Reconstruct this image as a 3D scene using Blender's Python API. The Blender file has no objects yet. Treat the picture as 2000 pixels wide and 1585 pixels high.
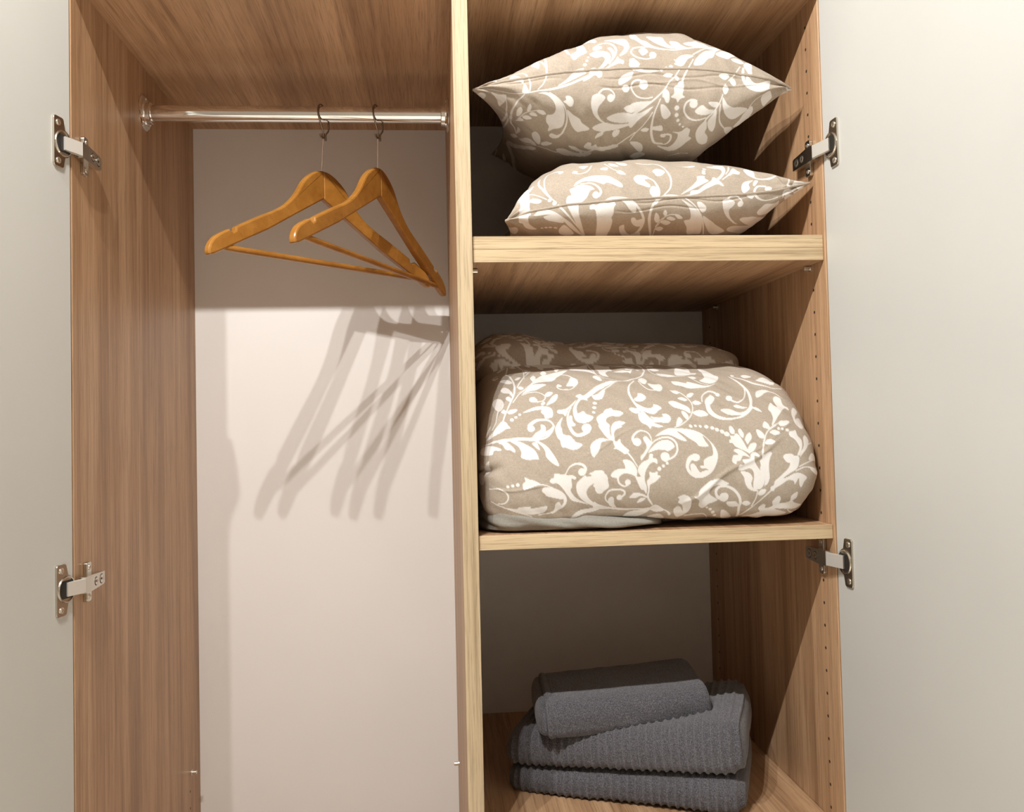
import bpy, math, random
import numpy as np
from mathutils import Matrix, Vector

# ------------------------------------------------------------------ camera, world, lights, exposure
scn = bpy.context.scene
C = scn.collection
CAM = np.array([0.4647, -1.1263, 0.5688]); YAW, PIT, ROL = 0.0792, 0.0305, -0.0224
FPX, PX, PY = 1637.5, 975.2, 777.5


def cam_basis():
    F = np.array([math.sin(YAW) * math.cos(PIT), math.cos(YAW) * math.cos(PIT), math.sin(PIT)])
    R = np.array([math.cos(YAW), -math.sin(YAW), 0.0])
    U = np.cross(R, F)
    return R * math.cos(ROL) + U * math.sin(ROL), -R * math.sin(ROL) + U * math.cos(ROL), F


cr, cu, cf = cam_basis()
cam_data = bpy.data.cameras.new('camera')
cam = bpy.data.objects.new('camera', cam_data); C.objects.link(cam)
cam.matrix_world = Matrix(((cr[0], cu[0], -cf[0], CAM[0]), (cr[1], cu[1], -cf[1], CAM[1]),
                           (cr[2], cu[2], -cf[2], CAM[2]), (0, 0, 0, 1)))
cam_data.sensor_fit = 'HORIZONTAL'; cam_data.sensor_width = 36
cam_data.lens = FPX / 2000 * 36
cam_data.shift_x = (1000 - PX) / 2000
cam_data.shift_y = (PY - 792.5) / 2000
cam_data.clip_start = 0.02
scn.camera = cam

world = bpy.data.worlds.new('world'); scn.world = world; world.use_nodes = True
world.node_tree.nodes['Background'].inputs[0].default_value = (1.0, 0.93, 0.85, 1)
world.node_tree.nodes['Background'].inputs[1].default_value = 0.01

LIGHT_Y, LIGHT_Z = -0.85, 1.684
for lx, pw in ((-0.09, 8.0), (0.118, 8.0), (0.212, 8.0)):      # three small ceiling downlights in front of the wardrobe
    ld = bpy.data.lights.new('downlight', 'SPOT'); ld.energy = pw * 4.9; ld.color = (1.0, 0.985, 0.955)
    ld.shadow_soft_size = 0.009; ld.spot_size = math.radians(150); ld.spot_blend = 0.5
    lo = bpy.data.objects.new('downlight', ld); C.objects.link(lo)
    lo.location = (lx, LIGHT_Y, LIGHT_Z); lo.rotation_euler = (math.radians(25), 0, 0)
# two added fill spots, out of view, bouncing light off the pale floor
for lx in (0.5, 1.75):
    ld = bpy.data.lights.new('added_bounce_spot', 'SPOT'); ld.energy = 360; ld.color = (1.0, 0.975, 0.94)
    ld.shadow_soft_size = 0.04; ld.spot_size = math.radians(66); ld.spot_blend = 0.5
    lo = bpy.data.objects.new('added_bounce_spot', ld); C.objects.link(lo)
    lo.location = (lx, -1.55, 1.75)

vs = scn.view_settings
vs.view_transform = 'Standard'; vs.look = 'None'; vs.gamma = 1.0; vs.use_curve_mapping = False
vs.exposure = 0.0


# ------------------------------------------------------------------ materials
def new_mat(name):
    m = bpy.data.materials.new(name); m.use_nodes = True
    nt = m.node_tree; b = nt.nodes['Principled BSDF']
    return m, nt, b


def N(nt, typ, **kw):
    n = nt.nodes.new(typ)
    for k, v in kw.items():
        setattr(n, k, v)
    return n


def ramp(nt, stops):
    r = N(nt, 'ShaderNodeValToRGB'); e = r.color_ramp.elements
    while len(e) < len(stops): e.new(0.5)
    for el, (p, c) in zip(e, stops):
        el.position = p; el.color = (*c, 1) if len(c) == 3 else c
    return r


def noise(nt, vec, scale, detail=3, rough=0.55, dist=0.0):
    n = N(nt, 'ShaderNodeTexNoise'); n.inputs['Scale'].default_value = scale
    n.inputs['Detail'].default_value = detail; n.inputs['Roughness'].default_value = rough
    n.inputs['Distortion'].default_value = dist
    nt.links.new(vec, n.inputs['Vector']); return n


def mixc(nt, fac, a, b, mode='MIX'):
    n = N(nt, 'ShaderNodeMix', data_type='RGBA', blend_type=mode)
    for sock, v in ((n.inputs[0], fac), (n.inputs[6], a), (n.inputs[7], b)):
        if isinstance(v, (float, int)): sock.default_value = v
        elif isinstance(v, tuple): sock.default_value = (*v, 1)
        else: nt.links.new(v, sock)
    return n.outputs[2]


def wood(name, axis, dark, light, mid=None, rough=0.46, fine=1.0, broad=1.0, off=(0, 0, 0)):
    """wood decor with its grain running along one axis (0 x, 1 y, 2 z), in metres"""
    m, nt, b = new_mat(name)
    tc = N(nt, 'ShaderNodeTexCoord')

    def mapped(across, along, o=0.0):
        mp = N(nt, 'ShaderNodeMapping')
        s = [across] * 3; s[axis] = along
        mp.inputs['Scale'].default_value = s
        mp.inputs['Location'].default_value = (o + off[0], o * 1.7 + off[1], o * .6 + off[2])
        nt.links.new(tc.outputs['Object'], mp.inputs['Vector']); return mp.outputs['Vector']
    n1 = noise(nt, mapped(26, 0.9), 1.0, 3, 0.55, 0.6)
    r1 = ramp(nt, [(0.3, dark), (0.5, mid or tuple((a + c) / 2 for a, c in zip(dark, light))), (0.72, light)])
    nt.links.new(n1.outputs['Fac'], r1.inputs['Fac'])
    n2 = noise(nt, mapped(120, 2.2, 3.1), 1.0, 4, 0.65, 0.3)
    r2 = ramp(nt, [(0.30, (0.66, 0.62, 0.58)), (0.48, (1, 1, 1)), (0.75, (1.12, 1.12, 1.11))])
    nt.links.new(n2.outputs['Fac'], r2.inputs['Fac'])
    n3 = noise(nt, mapped(620, 14, 7.7), 1.0, 3, 0.7)
    r3 = ramp(nt, [(0.36, (0.66, 0.62, 0.58)), (0.48, (1, 1, 1)), (0.7, (1.12, 1.12, 1.12))])
    nt.links.new(n3.outputs['Fac'], r3.inputs['Fac'])
    c = mixc(nt, 0.85 * broad, r1.outputs['Color'], r2.outputs['Color'], 'MULTIPLY')
    c = mixc(nt, 0.8 * fine, c, r3.outputs['Color'], 'MULTIPLY')
    nt.links.new(c, b.inputs['Base Color'])
    b.inputs['Roughness'].default_value = rough
    b.inputs['Specular IOR Level'].default_value = 0.5
    bp = N(nt, 'ShaderNodeBump'); bp.inputs['Strength'].default_value = 0.12; bp.inputs['Distance'].default_value = 0.0006
    nt.links.new(n3.outputs['Fac'], bp.inputs['Height']); nt.links.new(bp.outputs['Normal'], b.inputs['Normal'])
    return m


def plain(name, col, rough=0.5, metal=0.0, spec=0.5, bump=0.0, bscale=400, vary=0.03):
    m, nt, b = new_mat(name)
    tc = N(nt, 'ShaderNodeTexCoord')
    n = noise(nt, tc.outputs['Object'], 3.0, 2)
    r = ramp(nt, [(0.3, tuple(x * (1 - vary) for x in col)), (0.7, tuple(min(1, x * (1 + vary)) for x in col))])
    nt.links.new(n.outputs['Fac'], r.inputs['Fac']); nt.links.new(r.outputs['Color'], b.inputs['Base Color'])
    b.inputs['Roughness'].default_value = rough; b.inputs['Metallic'].default_value = metal
    b.inputs['Specular IOR Level'].default_value = spec
    if bump:
        n2 = noise(nt, tc.outputs['Object'], bscale, 3)
        bp = N(nt, 'ShaderNodeBump'); bp.inputs['Strength'].default_value = bump; bp.inputs['Distance'].default_value = 0.001
        nt.links.new(n2.outputs['Fac'], bp.inputs['Height']); nt.links.new(bp.outputs['Normal'], b.inputs['Normal'])
    return m


WD, WM, WL = (0.335, 0.192, 0.102), (0.47, 0.285, 0.158), (0.585, 0.375, 0.222)
M_side = wood('wood_side_decor', 2, WD, WL, WM)
M_shelf = wood('wood_shelf_decor', 1, WD, WL, WM, off=(.3, .1, 0))
M_edge_v = wood('edge_band_upright', 2, (0.40, 0.30, 0.18), (0.55, 0.435, 0.28), rough=0.5, fine=.9)
M_edge_h = wood('edge_band_level', 0, (0.46, 0.34, 0.20), (0.64, 0.50, 0.315), rough=0.5, fine=.9)
M_back = plain('white_back_panel', (0.78, 0.75, 0.72), 0.38, spec=0.4)
M_door = plain('white_door_laminate', (0.575, 0.575, 0.545), 0.45, spec=0.4)
M_room = plain('room_paint', (0.78, 0.75, 0.70), 0.8)
M_floor = wood('floor_wood', 1, (0.52, 0.46, 0.40), (0.68, 0.62, 0.55))
M_chrome = plain('chrome', (0.86, 0.85, 0.83), 0.06, 1.0, vary=0.0)
M_nickel = plain('nickel_steel', (0.60, 0.56, 0.49), 0.26, 1.0, vary=0.05)
M_nickel_b = plain('bright_nickel_steel', (0.80, 0.77, 0.70), 0.32, 1.0, vary=0.05)
M_link = plain('satin_link_steel', (0.74, 0.72, 0.67), 0.42, 0.45, vary=0.03)
M_dark = plain('dark_recess', (0.02, 0.016, 0.012), 0.7)
M_wire = plain('dark_wire', (0.30, 0.25, 0.20), 0.32, 1.0)
M_pinrod = plain('pale_rod', (0.72, 0.66, 0.60), 0.35, 0.6)
M_hang = wood('hanger_lacquered_wood', 0, (0.285, 0.115, 0.018), (0.41, 0.185, 0.036), rough=0.3, fine=.35, broad=.5)
M_terry = None


def fabric_mat(name, base, print_col=None, rough=0.9):
    m, nt, b = new_mat(name)
    tc = N(nt, 'ShaderNodeTexCoord')
    mp = N(nt, 'ShaderNodeMapping'); mp.inputs['Scale'].default_value = (260, 900, 900)
    nt.links.new(tc.outputs['Object'], mp.inputs['Vector'])
    mp2 = N(nt, 'ShaderNodeMapping'); mp2.inputs['Scale'].default_value = (1100, 300, 300)
    nt.links.new(tc.outputs['Object'], mp2.inputs['Vector'])
    n1 = noise(nt, mp.outputs['Vector'], 1.0, 3, 0.6); n2 = noise(nt, mp2.outputs['Vector'], 1.0, 3, 0.6)
    r = ramp(nt, [(0.3, tuple(x * 0.80 for x in base)), (0.52, base), (0.72, tuple(min(1, x * 1.2) for x in base))])
    mx = N(nt, 'ShaderNodeMath', operation='ADD'); nt.links.new(n1.outputs['Fac'], mx.inputs[0]); nt.links.new(n2.outputs['Fac'], mx.inputs[1])
    hf = N(nt, 'ShaderNodeMath', operation='MULTIPLY'); nt.links.new(mx.outputs[0], hf.inputs[0]); hf.inputs[1].default_value = 0.5
    nt.links.new(hf.outputs[0], r.inputs['Fac'])
    col = r.outputs['Color']
    if print_col:
        at = N(nt, 'ShaderNodeAttribute', attribute_name='print')
        n3 = noise(nt, tc.outputs['Object'], 700, 2)
        r3 = ramp(nt, [(0.3, tuple(x * 0.93 for x in print_col)), (0.7, print_col)])
        nt.links.new(n3.outputs['Fac'], r3.inputs['Fac'])
        col = mixc(nt, at.outputs['Fac'], col, r3.outputs['Color'])
    nt.links.new(col, b.inputs['Base Color'])
    b.inputs['Roughness'].default_value = rough; b.inputs['Specular IOR Level'].default_value = 0.15
    b.inputs['Sheen Weight'].default_value = 0.1
    bp = N(nt, 'ShaderNodeBump'); bp.inputs['Strength'].default_value = 0.25; bp.inputs['Distance'].default_value = 0.0008
    nt.links.new(hf.outputs[0], bp.inputs['Height']); nt.links.new(bp.outputs['Normal'], b.inputs['Normal'])
    return m


M_floral = fabric_mat('beige_linen_white_scrolls', (0.43, 0.365, 0.295), (0.82, 0.80, 0.77))
M_sheet = fabric_mat('grey_sheet_cotton', (0.30, 0.285, 0.25))


def terry_mat():
    m, nt, b = new_mat('charcoal_terry')
    tc = N(nt, 'ShaderNodeTexCoord')
    n = noise(nt, tc.outputs['Object'], 620, 4, 0.75)
    r = ramp(nt, [(0.32, (0.035, 0.034, 0.040)), (0.5, (0.112, 0.108, 0.122)), (0.7, (0.27, 0.26, 0.285))])
    nt.links.new(n.outputs['Fac'], r.inputs['Fac']); nt.links.new(r.outputs['Color'], b.inputs['Base Color'])
    b.inputs['Roughness'].default_value = 0.95; b.inputs['Specular IOR Level'].default_value = 0.1
    b.inputs['Sheen Weight'].default_value = 0.35; b.inputs['Sheen Roughness'].default_value = 0.5
    bp = N(nt, 'ShaderNodeBump'); bp.inputs['Strength'].default_value = 0.8; bp.inputs['Distance'].default_value = 0.0015
    nt.links.new(n.outputs['Fac'], bp.inputs['Height']); nt.links.new(bp.outputs['Normal'], b.inputs['Normal'])
    return m


M_terry = terry_mat()


# ------------------------------------------------------------------ mesh helpers
def mesh_obj(name, verts, faces, mat, parent=None, smooth=False, mats=None, fmat=None):
    me = bpy.data.meshes.new(name); me.from_pydata([tuple(map(float, v)) for v in verts], [], faces); me.update()
    for mm in (mats or [mat]): me.materials.append(mm)
    if fmat: me.polygons.foreach_set('material_index', fmat)
    if smooth: me.polygons.foreach_set('use_smooth', [True] * len(me.polygons))
    o = bpy.data.objects.new(name, me); C.objects.link(o)
    if parent: o.parent = parent
    return o


def empty(name, loc=(0, 0, 0), parent=None):
    o = bpy.data.objects.new(name, None); o.empty_display_size = 0.05; C.objects.link(o); o.location = loc
    if parent: o.parent = parent
    return o


def tag(o, label=None, cat=None, group=None, kind=None):
    for k, v in (('label', label), ('category', cat), ('group', group), ('kind', kind)):
        if v: o[k] = v
    return o


class MB:
    def __init__(s): s.v = []; s.f = []

    def add(s, v, f):
        b = len(s.v); s.v += [tuple(p) for p in v]; s.f += [tuple(i + b for i in q) for q in f]; return s

    def box(s, lo, hi, bev=0.0):
        (x0, y0, z0), (x1, y1, z1) = lo, hi
        if bev <= 0:
            v = [(x, y, z) for z in (z0, z1) for y in (y0, y1) for x in (x0, x1)]
            return s.add(v, [(0, 2, 3, 1), (4, 5, 7, 6), (0, 1, 5, 4), (2, 6, 7, 3), (0, 4, 6, 2), (1, 3, 7, 5)])
        b = bev; v = []; idx = {}
        for ax in range(3):
            for sx in (0, 1):
                for sy in (0, 1):
                    for sz in (0, 1):
                        sg = (sx, sy, sz); p = []
                        for k in range(3):
                            L, H = (lo[k], hi[k]); q = H if sg[k] else L
                            if k != ax: q += -b if sg[k] else b
                            p.append(q)
                        idx[(ax, sg)] = len(v); v.append(tuple(p))
        f = []
        for ax in range(3):
            a, c = [k for k in range(3) if k != ax]
            for sd in (0, 1):
                q = []
                for (i, j) in ((0, 0), (1, 0), (1, 1), (0, 1)):
                    sg = [0, 0, 0]; sg[ax] = sd; sg[a] = i; sg[c] = j; q.append(idx[(ax, tuple(sg))])
                flip = (sd == 0) ^ (ax == 1)
                f.append(tuple(q[::-1] if flip else q))
        for e in range(3):
            a, c = [k for k in range(3) if k != e]
            for i in (0, 1):
                for j in (0, 1):
                    s0 = [0, 0, 0]; s0[a] = i; s0[c] = j; s1 = list(s0); s1[e] = 1
                    q = [idx[(a, tuple(s0))], idx[(a, tuple(s1))], idx[(c, tuple(s1))], idx[(c, tuple(s0))]]
                    f.append(tuple(q))
        for sx in (0, 1):
            for sy in (0, 1):
                for sz in (0, 1):
                    f.append(tuple(idx[(ax, (sx, sy, sz))] for ax in range(3)))
        return s.add(v, f)

    def tube(s, pts, r, n=10, caps=True):
        pts = [np.array(p, float) for p in pts]; rs = r if isinstance(r, (list, tuple)) else [r] * len(pts)
        up = None; rings = []
        for i, p in enumerate(pts):
            t = pts[min(i + 1, len(pts) - 1)] - pts[max(i - 1, 0)]; t /= np.linalg.norm(t)
            if up is None:
                a = np.array([0, 0, 1.0]) if abs(t[2]) < 0.9 else np.array([1.0, 0, 0]); up = np.cross(t, a)
            up = up - t * (up @ t); up /= np.linalg.norm(up); w = np.cross(t, up)
            rings.append([p + rs[i] * (up * math.cos(2 * math.pi * k / n) + w * math.sin(2 * math.pi * k / n)) for k in range(n)])
        v = [q for rg in rings for q in rg]; f = []
        for i in range(len(rings) - 1):
            for k in range(n):
                f.append((i * n + k, i * n + (k + 1) % n, (i + 1) * n + (k + 1) % n, (i + 1) * n + k))
        if caps: f.append(tuple(range(n))[::-1]); f.append(tuple((len(rings) - 1) * n + k for k in range(n)))
        return s.add(v, f)

    def lathe(s, org, axis, prof, n=32):
        """prof: (distance along axis, radius)"""
        axis = np.array(axis, float); axis /= np.linalg.norm(axis)
        a = np.array([0, 0, 1.0]) if abs(axis[2]) < 0.9 else np.array([1.0, 0, 0])
        u = np.cross(axis, a); u /= np.linalg.norm(u); w = np.cross(axis, u); org = np.array(org, float)
        v = [org + axis * d + r * (u * math.cos(2 * math.pi * k / n) + w * math.sin(2 * math.pi * k / n)) for d, r in prof for k in range(n)]
        f = [(i * n + k, i * n + (k + 1) % n, (i + 1) * n + (k + 1) % n, (i + 1) * n + k) for i in range(len(prof) - 1) for k in range(n)]
        f.append(tuple(range(n))[::-1]); f.append(tuple((len(prof) - 1) * n + k for k in range(n)))
        return s.add(v, f)

    def prism(s, outline, origin, eu, ev, en, thick, bev=0.0):
        """outline in (u, v), extruded along en by thick, centred; bevelled rim"""
        o = np.array(origin, float); eu, ev, en = (np.array(q, float) for q in (eu, ev, en))
        P = np.array(outline, float); n = len(P)
        area = sum(P[i][0] * P[(i + 1) % n][1] - P[(i + 1) % n][0] * P[i][1] for i in range(n))
        if area < 0: P = P[::-1]
        d1 = P - np.roll(P, 1, 0); d2 = np.roll(P, -1, 0) - P
        d1 /= np.linalg.norm(d1, axis=1)[:, None] + 1e-12; d2 /= np.linalg.norm(d2, axis=1)[:, None] + 1e-12
        t = d1 + d2; t /= np.linalg.norm(t, axis=1)[:, None] + 1e-12
        inn = np.stack([-t[:, 1], t[:, 0]], 1)
        if bev > 0: layers = [(-thick / 2, bev), (-thick / 2 + bev * .3, bev * .3), (-thick / 2 + bev, 0), (thick / 2 - bev, 0), (thick / 2 - bev * .3, bev * .3), (thick / 2, bev)]
        else: layers = [(-thick / 2, 0), (thick / 2, 0)]
        v = []
        for h, ins in layers:
            Q = P + inn * ins
            v += [o + eu * q[0] + ev * q[1] + en * h for q in Q]
        f = [(i * n + k, i * n + (k + 1) % n, (i + 1) * n + (k + 1) % n, (i + 1) * n + k) for i in range(len(layers) - 1) for k in range(n)]
        f.append(tuple(range(n))[::-1]); f.append(tuple((len(layers) - 1) * n + k for k in range(n)))
        return s.add(v, f)

    def build(s, name, mat, parent=None, smooth=False):
        o = mesh_obj(name, s.v, s.f, mat, parent, smooth)
        me = o.data
        import bmesh
        bm = bmesh.new(); bm.from_mesh(me); bmesh.ops.recalc_face_normals(bm, faces=bm.faces); bm.to_mesh(me); bm.free()
        if smooth: me.set_sharp_from_angle(angle=math.radians(20))
        return o


def box(name, lo, hi, mat, parent=None, bev=0.0008):
    return MB().box(lo, hi, bev).build(name, mat, parent)


def spline(pts, n=8, closed=False):
    P = [np.array(p, float) for p in pts]; out = []; m = len(P)
    rng = range(m if closed else m - 1)
    for i in rng:
        if closed: p0, p1, p2, p3 = P[i - 1], P[i], P[(i + 1) % m], P[(i + 2) % m]
        else: p0, p1, p2, p3 = P[max(i - 1, 0)], P[i], P[i + 1], P[min(i + 2, m - 1)]
        for k in range(n):
            t = k / n
            out.append(0.5 * (2 * p1 + (p2 - p0) * t + (2 * p0 - 5 * p1 + 4 * p2 - p3) * t * t + (3 * p1 - p0 - 3 * p2 + p3) * t ** 3))
    if not closed: out.append(P[-1])
    return out


# ------------------------------------------------------------------ the room
XDL, XDR, XR = 0.5009, 0.5221, 1.0163
ZC, S1T, S1B, S2T, S2B = 1.1682, 0.8243, 0.7886, 0.4187, 0.3992
D, D2, ZB, FL = 0.5659, 0.5421, -0.55, -0.65
RX0, RX1, RY0, RY1, RZ1 = -1.6, 2.6, -3.2, 0.60, 1.78
for nm, lo, hi, mt in (('floor', (RX0, RY0, FL - .05), (RX1, RY1, FL), M_floor),
                       ('ceiling', (RX0, RY0, RZ1), (RX1, RY1, RZ1 + .05), M_room),
                       ('wall_back', (RX0, RY1, FL), (RX1, RY1 + .05, RZ1), M_room),
                       ('wall_front', (RX0, RY0 - .05, FL), (RX1, RY0, RZ1), M_room),
                       ('wall_left', (RX0 - .05, RY0, FL), (RX0, RY1, RZ1), M_room),
                       ('wall_right', (RX1, RY0, FL), (RX1 + .05, RY1, RZ1), M_room)):
    tag(box(nm, lo, hi, mt, bev=0), kind='structure')

# ------------------------------------------------------------------ wardrobe carcass
T = 0.019
wr = empty('wardrobe', (0.5, 0.0, FL))
tag(wr, 'built-in oak-look wardrobe with white back and open white doors', 'wardrobe')


def part(o):
    """parent an object made in world coordinates to the wardrobe"""
    o.parent = wr; o.matrix_parent_inverse = Matrix.Translation(-Vector((0.5, 0.0, FL))); return o


part(box('side_panel', (-T, 0.0, FL), (0, D + .012, ZC + T), M_side))
part(box('side_panel', (XR, 0.0, FL), (XR + T, D + .012, ZC + T), M_side))
part(box('divider_panel', (XDL, 0.0012, ZB), (XDR, D, ZC), M_side))
tag(part(box('edge_band', (XDL, 0.0, ZB), (XDR, 0.0011, ZC), M_edge_v, bev=.0003)), 'pale oak-look front edge of the divider')
part(box('top_panel', (-T, -0.019, ZC), (XR + T, D + .012, ZC + T), M_shelf))
part(box('bottom_panel', (0, 0.0, ZB - T), (XR, D, ZB), M_shelf))
tag(part(box('back_panel', (0, D, ZB), (XDL, D + .008, ZC), M_back, bev=0)), 'white back panel')
tag(part(box('back_panel', (XDR, D2, ZB), (XR, D2 + .008, ZC), M_back, bev=0)), 'white back panel')
part(box('plinth', (0, 0.04, FL), (XR, 0.055, ZB - T), M_side))

# peg holes and shelf pins
mb = MB()
for y, z in [(0.040, 0.7515 - .032 * i + .032 * k) for k in (0,) for i in range(24)] + [(0.040, 0.7515 + .032 * i) for i in range(1, 13)]:
    if abs(z - S1B) < .02 or abs(z - S1T) < .006 or abs(z - S2B) < .012 or (0.905 < z < 0.975) or (0.35 < z < 0.40): continue
    mb.lathe((XR + .004, y, z), (-1, 0, 0), [(0, .0022), (.00405, .0023)], 10)
    mb.lathe((XR + .004, 0.498, z), (-1, 0, 0), [(0, .0022), (.00405, .0023)], 10)
for i in range(1, 10):
    for y in (.040, .498):
        mb.lathe((-.004, y, -.071 - .031 * i), (1, 0, 0), [(0, .0022), (.00405, .0023)], 10)
o = part(mb.build('peg_hole', M_dark)); tag(o, 'small dark peg holes', kind='stuff')


def shelf_pin(x, y, z, s):
    m = MB(); m.lathe((x - s * .004, y, z), (s, 0, 0), [(0, .0024), (.004, .0024), (.0041, .0052), (.0052, .0052), (.0055, .0036), (.013, .0036), (.0135, .003)], 14)
    part(m.build('shelf_pin', M_nickel_b, smooth=True))


shelf_pin(XR, .049, S1B - .0038, -1); shelf_pin(XDR, .049, S1B - .0038, 1)
shelf_pin(XR, .45, S1B - .0038, -1); shelf_pin(XDR, .45, S1B - .0038, 1)
shelf_pin(XR, .45, S2B - .0038, -1); shelf_pin(XDR, .45, S2B - .0038, 1)
shelf_pin(XR, .06, S2B - .0038, -1); shelf_pin(XDR, .06, S2B - .0038, 1)
shelf_pin(0, .508, -.071, 1); shelf_pin(XDL, .49, -.074, -1)

# shelves (loose, resting on pins)
for zt, zb, lab, nb in ((S1T, S1B, 'thick oak-look shelf carrying the two floral pillows', 2),
                        (S2T, S2B, 'thin oak-look shelf carrying the folded floral duvet', 1),
                        (0.0, -0.0195, 'lowest oak-look shelf, under the grey towels', 1)):
    sh = empty('shelf', ((XDR + XR) / 2, 0.27, zb)); tag(sh, lab, 'shelf', 'shelves of the right compartment')
    def kid(o):
        o.parent = sh; o.matrix_parent_inverse = Matrix.Translation(-Vector(sh.location)); return o
    g = .0006
    kid(box('board', (XDR + g, .0065, zb), (XR - g, D2 - .001, zt), M_shelf, bev=.0005))
    h = (zt - zb) / nb
    for k in range(nb):
        kid(box('edge_band', (XDR + g, .0052, zb + h * k + .0001), (XR - g, .0065, zb + h * (k + 1) - .0001), M_edge_h, bev=.0004))

# ------------------------------------------------------------------ doors and hinges
for x0, s, ang, lab in ((0.0, -1, 13.0, 'left white door, open'), (XR, 1, 1.5, 'right white door, open')):
    dm = MB().box((min(0, s * .018), -.50, FL + .06), (max(0, s * .018), 0.0, ZC + .012), .001)
    d = dm.build('door', M_door)
    d.location = (x0 + s * .0004, -.003, 0)
    d.rotation_euler = (0, 0, math.radians(s * ang))
    d.parent = wr; d.matrix_parent_inverse = Matrix.Translation(-Vector((0.5, 0.0, FL)))
    d['label'] = lab


def hinge(x0, s, z, dang):
    """s=+1: panel face points to +x (left side of the wardrobe); s=-1: right side"""
    h = empty('hinge', (x0, 0, z)); part(h)
    X = lambda a: x0 + s * a
    rng = lambda a, b: (min(X(a), X(b)), max(X(a), X(b)))

    def fin(o):
        o.parent = h; o.matrix_parent_inverse = Matrix.Translation(-Vector((x0, 0, z))); return o
    sh = .00072 * dang
    def swing(o):                                         # pieces screwed to the door turn with it
        a = math.radians(-s * dang); px, py = x0, -.003
        for v in o.data.vertices:
            dx, dy = v.co.x - px, v.co.y + sh - py
            v.co.x = px - s * .0006 + dx * math.cos(a) - dy * math.sin(a); v.co.y = py + dx * math.sin(a) + dy * math.cos(a)
        return fin(o)
    # flange: rounded strip with screws plus a round lobe towards the wardrobe, cup open in its middle
    ol = []
    def arc(cy, cz, r, a0, a1, n=6):
        for i in range(n + 1):
            a = math.radians(a0 + (a1 - a0) * i / n); ol.append((cy + r * math.cos(a), cz + r * math.sin(a)))
    arc(-.043, .0285, .004, 180, 90); arc(-.0315, .0285, .004, 90, 0)
    for i in range(13):
        a = math.radians(78 - 156 * i / 12); ol.append((-.0295 + .0175 * math.cos(a) + .001, .0185 * math.sin(a)))
    arc(-.0315, -.0285, .004, 0, -90); arc(-.043, -.0285, .004, 270, 180)
    m = MB(); m.prism(ol, (X(.0014), 0, z), (0, 1, 0), (0, 0, 1), (s, 0, 0), .0028, .0006)
    # raised rim around the cup
    m.lathe((X(.002), -.0285, z), (s, 0, 0), [(0, .0172), (.0022, .0165), (.0026, .0158), (.0022, .0150), (0, .0148)], 32)
    swing(m.build('cup_flange', M_nickel))
    m = MB(); m.box((rng(.0028, .0036)[0], -.040, z - .0112), (rng(.0028, .0036)[1], -.017, z + .0112), .0003)
    swing(m.build('cup_recess', M_dark))
    for dz in (-.0245, .0245):
        m = MB(); m.lathe((X(.0024), -.0385, z + dz), (s, 0, 0), [(0, .0042), (.0012, .0040), (.0017, .003), (.0012, .0012)], 18)
        swing(m.build('screw', M_nickel_b, smooth=True))
    # link arm: bright bent steel from the cup across the front of the side panel
    m = MB(); hw = .0086; v = []
    for dx, yy in ((.0045 - .0006 * dang * .6, -.031 + sh), (.0118, .0035)):
        for ddx, ddy, dz in ((.0018, -.0012, hw), (.0018, -.0012, -hw), (-.0030, .0030, -hw), (-.0030, .0030, hw)): v.append((X(dx + ddx), yy + ddy, z + dz))
    m.add(v, [(k, (k + 1) % 4, 4 + (k + 1) % 4, 4 + k) for k in range(4)] + [(0, 1, 2, 3), (4, 5, 6, 7)])
    fin(m.build('link_arm', M_link))
    # box arm running back along the panel, tapering
    y0, y1 = .004, .070
    m = MB(); a0, a1 = .0130, .0155
    ins = lambda yy, dx: (X(dx), yy)
    hz0, hz1 = .0105, .0085
    vv = []
    for yy, ax, hz in ((y0, a0, hz0), (.022, .0135, hz0), (y1 - .006, .0125, hz1), (y1, .0115, hz1 * .9)):
        for dx, dz in ((ax, hz), (ax, -hz), (.0045, -hz), (.0045, hz)): vv.append((X(dx), yy, z + dz))
    ff = [(i * 4 + k, i * 4 + (k + 1) % 4, i * 4 + 4 + (k + 1) % 4, i * 4 + 4 + k) for i in range(3) for k in range(4)] + [(0, 1, 2, 3), (12, 13, 14, 15)]
    m.add(vv, ff)
    o = fin(m.build('hinge_arm', M_nickel))
    for yy, r in ((.036, .0048), (.055, .0056)):
        ax = .0135 - (yy - .022) / .042 * .001
        m = MB(); m.lathe((X(ax - .001), yy, z), (s, 0, -0.0), [(0, r), (.0016, r), (.002, r * .8), (.0012, r * .3)], 18)
        fin(m.build('screw', M_nickel_b, smooth=True))
        m = MB(); m.lathe((X(ax - .0012), yy, z), (s, 0, 0), [(0, r + .0012), (.0014, r + .0010)], 18)
        fin(m.build('screw_slot', M_dark))
    # cross-shaped mounting plate on the panel
    ol = []
    arc(.030, .0225, .0035, 180, 90, 4); arc(.038, .0225, .0035, 90, 0, 4); arc(.038, -.0225, .0035, 0, -90, 4); arc(.030, -.0225, .0035, 270, 180, 4)
    m = MB(); m.prism(ol, (X(.0028), 0, z), (0, 1, 0), (0, 0, 1), (s, 0, 0), .0052, .0008)
    b0 = rng(.0002, .0058); m.box((b0[0], .008, z - .0075), (b0[1], .064, z + .0075), .0006)
    fin(m.build('mounting_plate', M_nickel))
    for dz in (-.019, .019):
        m = MB(); m.lathe((X(.0052), .034, z + dz), (s, 0, 0), [(0, .0034), (.0009, .0032), (.0013, .0022), (.0006, .0008)], 14)
        fin(m.build('screw', M_nickel_b, smooth=True))


for zz in (0.941, 0.372):
    hinge(0.0, 1, zz, 13.0); hinge(XR, -1, zz, 1.5)
hinge(0.0, 1, -.25, 13.0); hinge(XR, -1, -.25, 1.5)

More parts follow.
